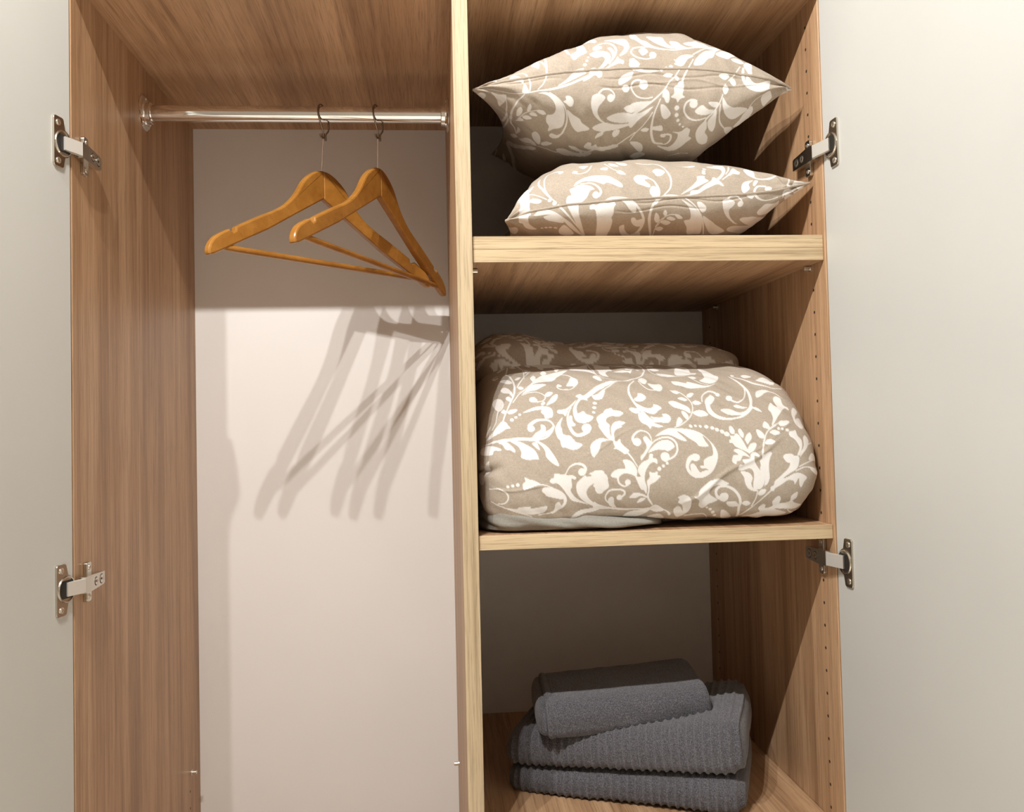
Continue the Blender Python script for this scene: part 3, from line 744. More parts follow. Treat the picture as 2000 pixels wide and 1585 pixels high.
# PRINT-BEGIN  (print outlines on the cloth, in tenths of a millimetre of cloth: s stem, p petal, d dots)
STROKES = {'P1':[['s',[13,34,31],[6001,-322,6187,-279,6388,-255,6591,-205,6769,-139,6937,-70]],
['p',[],[6834,-130,6900,-67,6927,16,6994,35,7032,-2,7089,-34,7084,-106,7038,-124,6989,-81,6897,-136,6821,-164]],
['p',[],[6462,-211,6578,-126,6657,-46,6723,25,6826,44,6838,-2,6865,-40,6811,-64,6693,-120,6592,-168]],
['s',[39,34,18],[6964,-45,7071,22,7161,109,7197,196]],
['p',[],[6925,270,7007,314,7123,305,7197,264,7221,177,7186,95,7084,6,7045,10,7136,138,7100,198,7010,189]],
['s',[16,34,13],[6993,416,7065,471,7171,483,7265,422,7306,324,7281,203,7198,74]],
['p',[],[6979,354,7015,437,7086,433,7118,378,7048,335]],
['p',[],[7194,360,7246,361,7285,251,7265,174,7225,104,7186,75,7241,175,7235,258]],
['p',[],[7096,-6,7211,65,7289,136,7317,182,7340,145,7401,105,7387,61,7337,76,7235,42,7109,-13]],
['p',[],[7171,566,7294,600,7454,542,7497,377,7482,296,7423,219,7343,188,7420,311,7415,377,7298,466]],
['s',[10,29,18],[6187,-255,6262,-158,6308,-3,6309,309,6329,766]],
['p',[],[6148,755,6250,759,6334,778,6370,778,6343,774,6290,755,6231,766]],
['s',[34,21,16],[6052,694,6143,749,6244,762,6322,758,6303,315]],
['p',[],[6038,688,6074,702,6138,749,6108,720,6049,690]],
['s',[10,31,10],[6119,538,6215,731,6254,359,6295,193]],
['p',[],[6112,463,6191,748,6215,319,6199,171,6148,268]],
['p',[],[6355,772,6396,762,6408,493,6376,689]],
['s',[10,18,13],[6305,776,6392,675,6468,629,6504,633]],
['s',[13,26,13],[6554,646,6648,636,6735,695,6760,708]],
['p',[],[6590,1034,6617,408,6718,378,6767,467,6789,739,6857,747,6886,392,6885,318,6785,275,6669,271]],
['p',[],[6766,712,6944,990,7066,715,7041,573,6920,727]],
['d',[],[6903,220,16,6881,166,21,6850,101,26]],
['s',[8,23,16],[5801,43,5866,185,5979,156,6053,8,6080,-138,6075,-282]],
['p',[],[5800,43,5841,142,5915,86,5976,-16,5987,-119,5938,-70,5862,-41,5814,-16]],
['p',[],[6000,-121,6036,-206,6062,-306,5975,-305,5981,-218]],
['p',[],[5496,66,5561,81,5614,97,5628,-14,5574,84]],
['p',[],[5657,115,5709,144,5727,152,5684,130]],
['s',[39,16,10],[5309,59,5425,-158,5587,-301,5786,-339,6000,-314]],
['p',[],[5361,-577,5396,-404,5471,-492,5470,-681,5435,-804]],
['p',[],[5542,-342,5640,-424,5743,-408,5746,-556,5698,-762,5679,-831,5638,-673,5595,-496]],
['s',[10,26,34],[5748,-475,5777,-733,5800,-1226,5803,-1869,5770,-1926]],
['d',[],[5746,-1807,49]],
['s',[10,21,13],[5810,-2132,5861,-2452,5864,-2146,5845,-1468,5793,-974]],
['s',[16,36,16],[6001,-340,5908,-521,5855,-789,5880,-1421,5955,-1593,6015,-1832]],
['s',[5,13,8],[5949,-944,6004,-774,6085,-683,6207,-628]],
['p',[],[5923,-833,5921,-678,5965,-618,5995,-676,5980,-770,5949,-842]],
['p',[],[6058,-680,6063,-569,6091,-518,6115,-578,6095,-661]],
['p',[],[6194,-631,6270,-614,6326,-675,6278,-702,6210,-674]],
['p',[],[6099,-709,6149,-677,6211,-739,6156,-766,6103,-749]],
['p',[],[6007,-808,6068,-769,6138,-822,6077,-871,6018,-853]],
['p',[],[5923,-1140,5966,-884,6031,-908,5973,-1013]],
['p',[],[6189,-316,6301,-303,6415,-351,6521,-459,6580,-603,6593,-779,6570,-897,6472,-963,6391,-1059,6389,-921,6341,-824,6339,-697,6413,-665,6449,-571,6420,-457,6340,-365,6264,-331]],
['s',[13,18,34],[6351,-309,6466,-391,6565,-514,6621,-681,6627,-849,6590,-1054,6539,-1175]],
['p',[],[6419,-1171,6449,-1092,6530,-1114,6588,-1040,6564,-1171,6478,-1233]],
['p',[],[6578,-369,6643,-371,6692,-437,6677,-505,6639,-518,6586,-472,6545,-446,6582,-420]],
['p',[],[6607,-571,6706,-646,6804,-713,6857,-798,6976,-897,6892,-947,6805,-980,6724,-880,6669,-759]],
['s',[26,21,16],[7043,-338,7102,-291,7193,-291,7260,-345,7269,-405]],
['d',[],[7217,-405,52]],
['p',[],[6963,-366,7049,-344,7138,-393,7100,-464,7055,-529,7053,-622,7120,-725,7178,-771,7113,-756,7006,-652,6951,-529,6941,-427]],
['p',[],[7195,-697,7267,-646,7393,-611,7552,-629,7597,-662,7607,-722,7472,-778,7340,-775,7241,-742]],
['p',[],[7014,-881,7080,-805,7180,-771,7319,-805,7475,-793,7610,-743,7617,-784,7484,-846,7361,-904,7208,-937,7090,-943]],
['p',[],[7090,-1100,7111,-989,7182,-936,7180,-1008]],
['p',[],[7325,-995,7339,-922,7415,-900,7418,-989,7363,-1054]],
['p',[],[7423,-544,7486,-509,7577,-506,7589,-597,7497,-610,7441,-571]],
['p',[],[7334,-229,7331,-157,7385,-98,7527,-52,7499,-138,7437,-186]],
['d',[],[7429,-277,52]],
['p',[],[7471,51,7505,128,7558,125,7554,-32,7502,0]],
['s',[13,21,13],[6022,-1882,6110,-1923,6248,-1784,6400,-1656,6603,-1639,6803,-1575,6999,-1517]],
['p',[],[5966,-2263,5991,-1923,6039,-1907,6020,-2190]],
['p',[],[6008,-1780,5978,-1395,6021,-1422,6024,-1615]],
['p',[],[6185,-1321,6223,-1164,6300,-1288,6333,-1515,6313,-1607,6232,-1502]],
['p',[],[6343,-1540,6406,-1410,6492,-1410,6436,-1542,6376,-1578]],
['p',[],[6069,-1926,6142,-1559,6256,-1596,6299,-1737,6194,-1772]],
['p',[],[5967,-2998,6066,-2545,6190,-1926,6314,-1894,6194,-2186,6054,-2974]],
['p',[],[6738,-1398,6826,-1381,6947,-1451,7082,-1437,6957,-1514,6825,-1469]],
['s',[39,31,13],[7001,-1530,7167,-1302,7376,-1264,7469,-1181,7644,-924]],
['p',[],[6961,-1333,6998,-1194,7052,-1198,7065,-1274,7123,-1212,7158,-1264,7289,-1236,7418,-1199,7463,-1285,7308,-1331,7149,-1354,7030,-1375]],
['p',[],[6577,-1572,6652,-1512,6794,-1527,6975,-1533,7097,-1447,7054,-1583,6842,-1640,6680,-1687]],
['p',[],[7630,968,7645,678,7676,504,7755,436,7832,347,7934,315,8021,280,7839,297,7700,343,7606,484,7547,590]],
['p',[],[7783,580,7894,604,8012,599,8038,465,8087,374,8227,305,8079,321,7941,371,7850,448]],
['p',[],[8104,471,8202,448,8260,352,8412,318,8644,432,8275,280,8131,329]],
['p',[],[8282,399,8433,492,8581,617,8698,558,8818,550,8615,419,8416,353]],
['s',[13,21,18],[7551,296,7762,319,8023,295,8276,290,8643,422,8839,533]],
['s',[18,23,16],[7684,318,7551,296,7512,226,7589,152,7722,132,7828,158]],
['d',[],[7823,190,49]],
['p',[],[7625,264,7695,303,7755,251,7727,212,7671,181,7634,220]],
['p',[],[7485,129,7550,125,7625,59,7610,23,7686,-30,7872,-30,7912,-33,7740,-68,7584,-39,7508,12,7483,52]],
['d',[],[7938,-19,22,8007,5,22,8073,23,26]],
['s',[13,10,8],[8643,422,8514,304,8396,200]],
['p',[],[8394,185,8318,195,8214,175,8147,124,8116,132,8145,86,8120,61,8208,29,8260,55,8313,128,8380,163]],
['p',[],[8403,51,8431,136,8521,250,8661,386,8853,535,8754,396,8689,232,8605,174,8520,70]],
['p',[],[8742,327,8824,443,8938,514,9064,481,8969,362,8906,280,8811,272]],
['p',[],[8962,307,9051,381,9151,318,9095,264,8999,264]],
['p',[],[9149,283,9247,407,9273,314,9249,30,9209,-19,9177,115]],
['s',[26,57,26],[9137,179,9121,-12,9168,-169,9293,-264,9416,-283,9511,-222]],
['p',[],[9183,-22,9325,-136,9520,-39,9513,-199,9388,-284,9281,-248,9171,-151]],
['s',[10,16,10],[9090,191,8997,-20,8899,-126]],
['p',[],[8769,-48,8860,-26,8917,-54,8858,-118,8793,-99]],
['p',[],[8915,-97,8983,-89,9019,-157,8980,-196,8929,-150]],
['p',[],[8899,-126,8857,-183,8901,-230,8889,-293,8850,-319,8821,-271,8822,-222,8857,-170]],
['s',[8,21,29],[8392,125,8312,-7,8258,-106,8231,-182]],
['p',[],[8187,-182,8244,-170,8257,-276,8243,-348,8280,-383,8216,-408,8183,-455,8151,-408,8074,-385,8116,-339,8118,-255,8167,-218]],
['d',[],[8183,-529,34,8196,-629,29,8230,-707,23,8268,-764,18,8323,-802,16]],
['s',[10,18,39],[8200,-3,8132,-105,8049,-184,7983,-281,7875,-388,7713,-527,7525,-676]],
['p',[],[7966,-98,8001,-68,8079,-70,8098,-92,8041,-119]],
['p',[],[8129,-89,8185,-122,8167,-171,8136,-144]],
['p',[],[7949,-374,7972,-281,8037,-316,8057,-397,8049,-455,8009,-454,7978,-398]],
['p',[],[7936,-491,8000,-490,8098,-591,8094,-642,8036,-688,7973,-629]],
['p',[],[7506,-509,7603,-461,7816,-447,7702,-539,7595,-597,7516,-610]],
['p',[],[7524,-663,7674,-607,7835,-507,7772,-598,7642,-743,7557,-854]],
['s',[16,21,26],[7812,-390,7713,-408,7596,-382,7513,-283,7520,-199,7596,-163,7672,-188]],
['d',[],[7680,-229,62]],
['s',[8,13,13],[7837,-594,7744,-796,7644,-961,7610,-1116]],
['s',[10,34,39],[7925,-410,7871,-580,7862,-761,7899,-964,7977,-1125,8089,-1141]],
['s',[18,26,34],[7964,-1127,8131,-1146,8190,-1058,8176,-951,8094,-943,8066,-989]],
['d',[],[8071,-978,39]],
['p',[],[7876,-825,7942,-802,8012,-791,8038,-877,7962,-883,7892,-874]],
['p',[],[7724,-894,7766,-843,7837,-859,7810,-920]],
['p',[],[8034,-1192,8199,-1201,8277,-1080,8279,-933,8189,-898,8305,-880,8370,-817,8437,-844,8448,-962,8500,-1006,8444,-1094,8393,-1203,8305,-1289,8183,-1291]],
['s',[16,29,26],[8619,-644,8499,-689,8381,-671,8296,-569,8305,-467,8378,-417,8455,-426]],
['d',[],[8416,-470,57]],
['s',[13,26,31],[8823,-320,8779,-440,8720,-552,8635,-656,8606,-804,8650,-1007]],
['p',[],[8451,-572,8492,-507,8548,-477,8618,-519,8732,-540,8622,-600,8520,-609]],
['p',[],[8619,-437,8684,-422,8764,-429,8761,-490,8681,-487]],
['p',[],[8540,-934,8549,-792,8629,-686,8673,-804,8669,-884,8738,-981,8757,-1138,8635,-1099]],
['p',[],[8659,-698,8714,-590,8755,-527,8780,-698,8789,-789,8771,-870,8705,-818]],
['p',[],[8826,-356,8898,-452,9003,-512,9105,-530,9248,-621,9172,-734,9057,-770,8913,-623,8836,-485]],
['s',[13,21,16],[8794,-451,8833,-681,8985,-934,9094,-1117]],
['p',[],[8993,-962,9039,-939,9129,-1022,9174,-1265,9095,-1202]],
['p',[],[9134,-995,9192,-817,9228,-694,9296,-582,9352,-700,9337,-1004,9247,-1038]],
['s',[10,13,18],[9269,-590,9347,-444,9499,-330]],
['p',[],[9433,-410,9535,-286,9601,-467,9555,-593,9495,-655]],
['p',[],[7622,-1163,7696,-1136,7802,-1182,7847,-1319,7826,-1401,7735,-1309]],
['p',[],[7697,-1511,7786,-1409,7908,-1428,7874,-1547,7773,-1598]],
['s',[8,18,13],[8268,-1454,8411,-1368,8552,-1372]]],'P2':[['s',[9,16,26],[6399,57,6290,233,6258,417,6303,732,6424,817,6543,659]],
['d',[],[6520,667,35]],
['s',[12,31,12],[6242,819,6188,553,6229,350,6288,204,6400,70]],
['d',[],[6315,120,28,6381,56,31]],
['s',[28,24,16],[6431,12,6534,-124,6636,-254,6782,-473]],
['s',[7,14,14],[5900,364,6004,388,6132,261,6275,140]],
['p',[],[6016,201,6084,219,6195,155,6183,112,6103,125]],
['p',[],[5882,423,5953,507,6055,549,6120,565,6053,434,5970,423]],
['p',[],[5888,27,6125,2428,6033,75,6193,21,6353,-69,6490,-182,6645,-333,6859,-651,6778,-593,6605,-382,6522,-271,6390,-181,6286,-130,6136,-125,6021,-96,6044,-320,6165,-474,6045,-456,5953,-317]],
['p',[],[6230,-161,6332,-144,6447,-197,6524,-289,6385,-269,6280,-233]],
['d',[],[6233,-447,21,6289,-432,24,6347,-418,26,6419,-417,26]],
['p',[],[6474,-441,6541,-340,6706,-585,6521,-609]],
['p',[],[5783,-673,5874,-476,5910,-634,5890,-960,5836,-1030]],
['p',[],[6546,71,6572,117,6619,134,6601,213,6673,248,6721,274,6801,272,6891,240,6945,189,6884,168,6836,82,6765,19,6717,-14,6718,-138,6772,-312,6874,-634,6842,-622,6688,-304,6592,-105,6550,1]],
['p',[],[6662,263,6715,340,6840,414,6997,449,7141,397,7242,302,7325,228,7338,174,7276,182,7137,277,7079,256,6966,308,6820,340,6734,301]],
['s',[12,24,35],[6757,292,6895,291,6994,225,7035,146,7008,88]],
['d',[],[6962,100,49]],
['s',[21,12,12],[6685,563,6783,514,6912,595,6987,756]],
['d',[],[6715,573,35]],
['p',[],[6790,712,6868,752,6938,749,6848,637]],
['s',[9,12,12],[7167,755,7235,553,7334,448,7403,380]],
['p',[],[7075,582,7128,613,7183,592,7159,522]],
['p',[],[7288,453,7350,476,7403,380,7324,389]],
['p',[],[7225,747,7307,683,7336,592,7237,630]],
['p',[],[7344,805,7435,731,7471,622,7368,636]],
['p',[],[6874,-52,6913,-26,6970,-43,7040,-6,7119,-26,7208,-26,7230,-60,7211,-102,7209,-198,7193,-251,7214,-312,7220,-466,7206,-585,7183,-712,7042,-673,6996,-339,6962,-156,6937,-107,6880,-103]],
['p',[],[7081,7,7166,47,7300,38,7428,10,7499,-42,7524,-97,7535,-183,7487,-184,7433,-136,7356,-48,7266,7,7165,13]],
['s',[28,40,59],[7500,-53,7605,-184,7666,-326,7676,-478,7641,-646,7559,-763]],
['p',[],[7481,-287,7527,-277,7573,-333,7655,-324,7696,-461,7605,-485,7515,-399]],
['p',[],[7346,-497,7404,-428,7442,-561,7549,-720,7679,-655,7690,-800,7465,-776]],
['p',[],[7510,303,7581,373,7675,370,7736,308,7663,283,7734,196,7720,160,7640,187,7548,223]],
['s',[14,21,12],[7671,343,7777,272,7835,174,7864,86]],
['p',[],[7720,97,7766,174,7842,124,7848,5,7800,-26,7743,34]],
['s',[28,42,28],[7931,13,7825,-37,7749,-131,7751,-330,7877,-795]],
['s',[9,12,9],[7899,-764,7892,-534,7961,-281]],
['p',[],[7822,-335,7817,-205,7878,-269,7911,-392,7874,-411]],
['p',[],[7889,-574,7934,-508,8001,-543,7956,-609]],
['p',[],[7809,460,7879,519,7955,482,7979,422,7899,363,7846,397]],
['s',[9,14,12],[7626,725,7760,682,7903,681,8000,529]],
['s',[35,28,19],[7797,-57,7901,9,8033,24,8186,0,8352,37]],
['p',[],[8304,26,8318,86,8416,98,8515,176,8615,241,8647,302,8691,285,8780,162,8769,145,8704,184,8608,147,8511,98,8412,37]],
['p',[],[8161,30,8273,112,8347,174,8416,257,8423,315,8527,311,8522,278,8579,240,8517,203,8418,149,8295,87]],
['d',[],[8557,480,26,8534,420,26,8525,372,28]],
['s',[24,35,12],[8712,269,8817,390,8848,555,8757,578]],
['p',[],[8607,562,8717,607,8919,856,8876,526,8825,373,8745,264,8712,269,8797,407,8784,503,8676,507]],
['s',[9,24,12],[8779,255,8897,374,9021,558]],
['p',[],[8894,356,9020,637,9055,549,9086,484,9041,403,8962,392]],
['s',[16,28,9],[8993,745,8919,506,8849,374]],
['p',[],[9174,607,9292,704,9300,524,9285,354,9373,319,9499,355,9611,388,9494,308,9343,286,9236,350,9174,446]],
['s',[7,12,9],[9209,799,9338,661,9457,545]],
['s',[16,26,9],[7926,37,8017,133,8043,269,8020,418,7954,613,7898,683]],
['p',[],[7854,484,7937,484,7947,406,7905,361,7837,380]],
['s',[24,40,35],[7811,214,7848,111,7829,-27,7795,-78]],
['p',[],[9042,109,9091,219,9233,271,9159,186,9160,87,9070,19]],
['p',[],[9218,167,9256,263,9304,265,9284,204,9238,139]],
['s',[35,31,9],[9393,117,9285,126,9229,33,9269,-63,9406,-147,9599,-152]],
['d',[],[9437,57,54]],
['p',[],[9111,1,9192,7,9230,-21,9196,-77,9132,-45]],
['p',[],[8769,-94,8800,-55,8869,-53,8943,-100,8930,-159,8883,-223,8926,-343,9011,-435,9077,-498,8991,-448,8878,-343,8795,-205]],
['s',[24,16,16],[8837,-62,8879,-21,8974,-24,9042,-82]],
['d',[],[9028,-128,42]],
['s',[16,24,16],[8234,-22,8354,-113,8451,-232,8538,-400,8651,-740]],
['p',[],[8173,-40,8295,-99,8399,-185,8493,-320,8555,-516,8583,-739,8405,-721,8330,-506,8256,-364,8333,-337,8326,-245,8274,-133]],
['p',[],[8399,-80,8458,-82,8535,-153,8530,-211,8486,-227,8445,-185,8414,-138]],
['p',[],[8508,-283,8660,-393,8768,-506,8935,-651,8884,-723,8759,-747,8634,-548]],
['p',[],[9084,-399,9160,-373,9329,-436,9602,-773,9552,-818,9498,-927,9440,-857,9184,-527]],
['p',[],[8963,-624,9038,-528,9232,-650,9518,-852,9570,-800,9500,-924,9452,-964,9455,-1078,9439,-1099,9304,-1014,9100,-797]],
['p',[],[9325,-344,9367,-265,9442,-213,9655,-291,9684,-239,9719,-558,9644,-661,9428,-477]],
['s',[12,19,16],[9764,294,9736,25,9682,-145,9694,-619,9553,-813]],
['p',[],[9685,-112,9730,131,9774,278,9769,-24,9842,-172,9762,-228]],
['p',[],[9844,204,9976,312,9995,-191,9924,-198,9833,66]],
['p',[],[9878,-254,10039,-163,9963,-238,9904,-298]],
['p',[],[9759,-270,9881,-323,9850,-366,9790,-441,9795,-432]],
['s',[7,12,7],[7881,-516,7915,-354,8007,-253,8125,-252]],
['p',[],[7927,-225,7947,-169,7983,-215,7971,-274]],
['p',[],[8101,-251,8160,-253,8226,-311,8163,-319]],
['p',[],[7990,-311,8035,-274,8121,-318,8075,-351]],
['p',[],[7926,-400,7980,-343,8067,-390,8008,-455]],
['p',[],[7896,-574,7953,-517,8002,-551,7954,-620]],
['p',[],[7817,-234,7868,-252,7907,-374,7881,-411,7852,-392]],
['p',[],[8186,631,8293,582,8441,572,8373,533]]],'DUV':[['s',[14,27,14],[5418,1407,5573,1491,5658,1739,5753,1961,5821,2174,5827,2459,5766,2890,5646,3263,5547,3394]],
['s',[12,22,35],[5552,3394,5503,3394,5496,3255,5583,2820]],
['d',[],[5597,2849,37]],
['p',[],[5638,2615,5691,2652,5771,2555,5812,2417,5729,2442]],
['p',[],[5627,2287,5669,2353,5737,2289,5788,2148,5790,2050,5746,2145,5668,2196]],
['p',[],[5685,2043,5713,2093,5758,2040,5761,1944,5724,1982]],
['p',[],[5606,1800,5643,1842,5678,1774,5647,1756]],
['p',[],[5688,1772,5742,1807,5819,1799,5828,1772,5775,1735,5715,1732]],
['s',[10,24,18],[5780,1941,5886,2109,6022,2225,6144,2394,6342,2613,6508,2729,6681,2801]],
['p',[],[5858,2132,5980,2216,6100,2376,6238,2639,6402,2740,6671,2803,6609,2687,6508,2582,6429,2468,6270,2393,6139,2347,6001,2229,5911,2156]],
['p',[],[5928,2104,6008,2192,6102,2306,6238,2316,6297,2295,6207,2223,6115,2147,6011,2129]],
['p',[],[6089,2551,6149,2696,6180,2599,6124,2397,6098,2454]],
['p',[],[6271,2808,6328,2916,6365,2787,6309,2682,6279,2707]],
['p',[],[6497,2878,6562,3095,6625,3142,6563,2883,6518,2796]],
['p',[],[5880,2250,5914,2281,5960,2222,5916,2203]],
['s',[6,14,10],[5871,2270,5970,2524,6090,2838,6239,3162]],
['p',[],[5854,2528,5904,2604,5956,2589,5905,2508]],
['p',[],[6042,2892,6096,3085,6150,3069,6084,2879]],
['s',[20,12,10],[5994,2550,6028,2864,6023,3019]],
['p',[],[5834,3370,5945,3344,6103,3237,6056,3018,5935,3023,5867,3117]],
['s',[6,16,10],[6520,2665,6630,2613,6709,2509,6753,2381,6705,2261,6608,2186,6524,2185]],
['p',[],[6592,2286,6639,2393,6689,2515,6763,2451,6775,2357,6727,2275,6656,2285]],
['s',[31,20,10],[6481,2316,6453,2230,6515,2184,6601,2206]],
['d',[],[6487,2285,37]],
['s',[8,16,16],[5920,2079,6030,2109,6161,2094,6245,2016,6213,1927,6120,1908]],
['d',[],[6062,1963,49,6094,1943,33]],
['p',[],[6250,2058,6308,2117,6368,2099,6329,2035,6274,2003,6251,2016]],
['p',[],[6244,1834,6307,1944,6357,2018,6427,2067,6418,1974,6352,1889]],
['p',[],[6172,1869,6212,1907,6234,1874,6185,1837]],
['p',[],[5898,1722,6031,1805,6143,1830,6262,1808,6317,1752,6316,1648,6263,1621,6205,1621,6198,1672,6159,1723,6169,1772,6077,1763]],
['d',[],[5857,1698,20,5799,1660,22,5742,1623,27]],
['p',[],[5484,1480,5540,1545,5604,1621,5659,1592,5685,1535,5715,1481,5662,1478,5607,1443,5543,1420,5426,1398,5420,1439]],
['s',[6,14,20],[5487,1531,5533,1645,5566,1838,5571,1883]],
['p',[],[5501,2066,5545,2129,5621,2059,5653,1963,5637,1887,5584,1827,5530,1917]],
['p',[],[5396,1506,5436,1584,5468,1624,5453,1550,5413,1479]],
['s',[61,24,24],[5990,1452,5985,1509,6091,1589,6241,1585,6311,1499,6272,1388,6175,1300,6036,1271]],
['d',[],[5996,1456,51]],
['p',[],[6053,1381,6128,1437,6135,1517,6193,1492,6195,1412,6137,1322,6038,1288,5999,1312]],
['p',[],[6693,2043,6761,2083,6805,2045,6925,2148,7040,2229,7150,2292,7129,2180,7001,2106,6857,1979,6850,1935,6793,1958,6743,1965,6718,2012]],
['p',[],[6930,2043,7015,2063,7123,2146,7108,2047,7055,1990,7061,1962,6956,1951]],
['d',[],[6945,1871,31,6923,1779,29,6899,1686,24]],
['p',[],[6713,1967,6753,1966,6679,1818,6673,1685,6758,1720,6789,1665,6881,1608,6833,1541,6732,1517,6639,1559,6611,1666,6625,1793]],
['p',[],[6381,1712,6417,1755,6512,1771,6614,1863,6693,1968,6634,1848,6550,1756,6496,1643,6460,1678,6409,1675]],
['s',[10,45,57],[6595,1793,6542,1694,6519,1569,6547,1437,6606,1348,6695,1345,6789,1393]],
['d',[],[6770,1438,67]],
['p',[],[6546,1633,6588,1645,6588,1560,6626,1503,6588,1473,6549,1491]],
['p',[],[6331,1385,6352,1498,6452,1621,6413,1508,6419,1371,6481,1305,6578,1270,6576,1255,6390,1260]],
['p',[],[6721,2845,6875,3103,7002,3068,7051,2741,7116,2519,7070,2613,6979,2702,6858,2756]],
['s',[10,22,14],[7335,3385,7221,3389,7120,3156,7074,2748,7118,2479,7174,2420]],
['p',[],[7011,2472,7077,2540,7124,2400,7117,2355,7050,2399]],
['p',[],[6922,1569,6966,1629,7043,1652,7004,1375,6952,1453]],
['p',[],[7157,3057,7357,3309,7205,2570,7156,2721]],
['p',[],[7241,3142,7322,3151,7379,2841,7314,2793,7242,2658,7257,2517,7143,2649]],
['s',[18,24,20],[7125,2561,7253,2400,7492,2367,7662,2456,7797,2612,7880,2858,7843,3161]],
['s',[8,16,10],[7843,3208,7895,3096,7855,2801]],
['p',[],[7381,2747,7507,2824,7627,2771,7682,2817,7627,2677,7595,2726,7460,2708]],
['p',[],[7580,2855,7693,2956,7760,2958,7670,2816]],
['d',[],[7764,2793,29]],
['s',[8,20,18],[7402,2347,7256,2255,7132,2146,7023,1978]],
['p',[],[7065,2248,7185,2318,7356,2331,7190,2237,7046,2135]],
['p',[],[7039,2072,7127,2116,7091,2012,7053,1963,7023,1978]],
['s',[14,41,51],[7606,2353,7516,2236,7473,2107,7485,1967,7527,1811,7600,1662,7682,1539,7788,1508,7921,1529]],
['p',[],[7521,1936,7581,1985,7591,2029,7650,2025,7697,1954,7667,1903,7603,1877,7542,1889]],
['p',[],[7534,1842,7622,1770,7699,1739,7762,1760,7779,1801,7838,1779,7879,1724,7820,1684,7760,1633,7680,1647,7590,1714]],
['p',[],[7417,1730,7446,1761,7513,1741,7560,1769,7552,1665,7482,1661]],
['p',[],[7542,1666,7598,1638,7678,1518,7787,1452,7845,1419,7767,1406,7688,1432,7655,1387,7631,1433,7555,1500,7523,1584]],
['p',[],[7691,1586,7799,1569,7871,1579,7869,1625,7939,1616,7978,1550,7933,1482,7851,1477,7759,1522]],
['s',[10,16,31],[7667,2359,7703,2223,7785,2114,7914,2120]],
['p',[],[7682,2404,7757,2487,7813,2405,7759,2274,7708,2286]],
['p',[],[7795,2288,7880,2281,7982,2300,7999,2197,7940,2094,7861,2122]],
['d',[],[7942,2187,45]],
['s',[8,16,10],[8244,2966,8085,3086,7968,2986,7944,2719,7989,2559,8149,2505,8405,2490]],
['p',[],[7958,2901,8050,2872,8091,2778,8003,2776]],
['p',[],[8342,2800,8410,2960,8546,3035,8589,2880,8550,2680,8629,2634,8532,2549,8391,2516,8281,2548]],
['p',[],[8012,2641,8113,2611,8277,2497,8147,2495,8034,2521]],
['p',[],[8165,2339,8257,2340,8368,2274,8396,2304,8485,2249,8594,2182,8677,2176,8799,2239,8667,2142,8519,2134,8377,2150,8286,2209,8189,2247]],
['s',[14,20,14],[8458,2467,8509,2364,8589,2239,8685,2197]],
['p',[],[8589,2343,8697,2451,8727,2891,8796,2761,8850,2520,8906,2443,8830,2290,8717,2234,8631,2267]],
['p',[],[8452,2465,8521,2478,8566,2428,8496,2391]],
['s',[6,14,12],[8095,2117,8208,2065,8284,1953,8332,1813,8314,1668,8232,1538,8108,1443,8006,1406]],
['p',[],[8102,2108,8168,2112,8215,2056,8167,2028,8122,2054]],
['p',[],[8302,1982,8367,2034,8417,2017,8352,1939,8311,1941]],
['p',[],[8152,1912,8221,1948,8289,1889,8239,1859]],
['p',[],[8345,1826,8408,1866,8476,1808,8386,1776]],
['p',[],[7998,1833,8080,1851,8182,1795,8271,1730,8279,1636,8202,1686,8106,1723,8046,1749]],
['p',[],[8158,1675,8207,1662,8244,1592,8207,1522,8161,1599]],
['p',[],[8316,1646,8405,1684,8484,1664,8527,1597,8413,1569,8338,1609]],
['p',[],[8062,1521,8102,1565,8133,1495,8067,1433,8031,1425]],
['s',[10,20,35],[8494,1835,8523,1954,8610,2039,8693,2037,8763,1978]],
['d',[],[8757,1978,31]],
['s',[41,71,20],[8653,1959,8611,1844,8561,1774,8566,1661,8634,1581,8743,1532,8855,1515]],
['p',[],[8538,1849,8589,1923,8657,1973,8699,1928,8666,1849,8593,1773,8531,1777]],
['p',[],[8726,1668,8819,1708,8897,1675,8877,1596,8799,1608]],
['d',[],[8904,1897,43]],
['d',[],[8235,1407,22,8303,1417,22,8374,1412,22,8465,1407,27,8545,1385,27,8609,1360,29,8677,1336,31,8746,1301,33]],
['p',[],[6964,1616,7009,1640,7074,1736,7163,1765,7186,1726,7268,1718,7322,1670,7246,1602,7146,1610,7068,1574,7050,1515,7092,1455,7071,1370,7108,1255,7069,1257,6994,1376,6943,1443]],
['p',[],[7105,1420,7159,1499,7241,1521,7317,1495,7261,1450,7173,1395,7136,1336,7135,1230,7107,1243,7098,1339]],
['p',[],[9057,2445,9147,2329,9214,2174,9256,2049,9248,1888,9198,1737,9201,1696,9090,1589,8970,1536,8819,1511,8698,1542,8648,1565,8652,1594,8751,1541,8883,1544,9008,1586,8835,1584,8759,1625,8722,1671,8821,1708,8892,1685,8981,1633,9069,1647,9150,1718,9193,1852,9221,2025,9188,2148]],
['s',[19,13,37],[9203,2133,9188,2029,9113,1877,9021,1820,8946,1853,8919,1902]],
['d',[],[8913,1910,41]],
['p',[],[8933,1751,8990,1775,9062,1731,9121,1710,9055,1696,8973,1711]],
['p',[],[9187,1696,9257,1695,9309,1618,9241,1641]],
['p',[],[9331,1991,9375,2063,9465,2094,9547,2060,9480,2023,9412,1962,9331,1919]],
['s',[22,11,6],[9456,2067,9561,2045,9638,1992,9685,1901]],
['p',[],[9434,1716,9495,1805,9522,1748,9565,1727,9560,1889,9621,1943,9658,1870,9686,1786,9744,1748,9739,1698,9678,1721,9543,1566,9429,1417,9399,1407,9441,1508,9441,1608,9417,1656]],
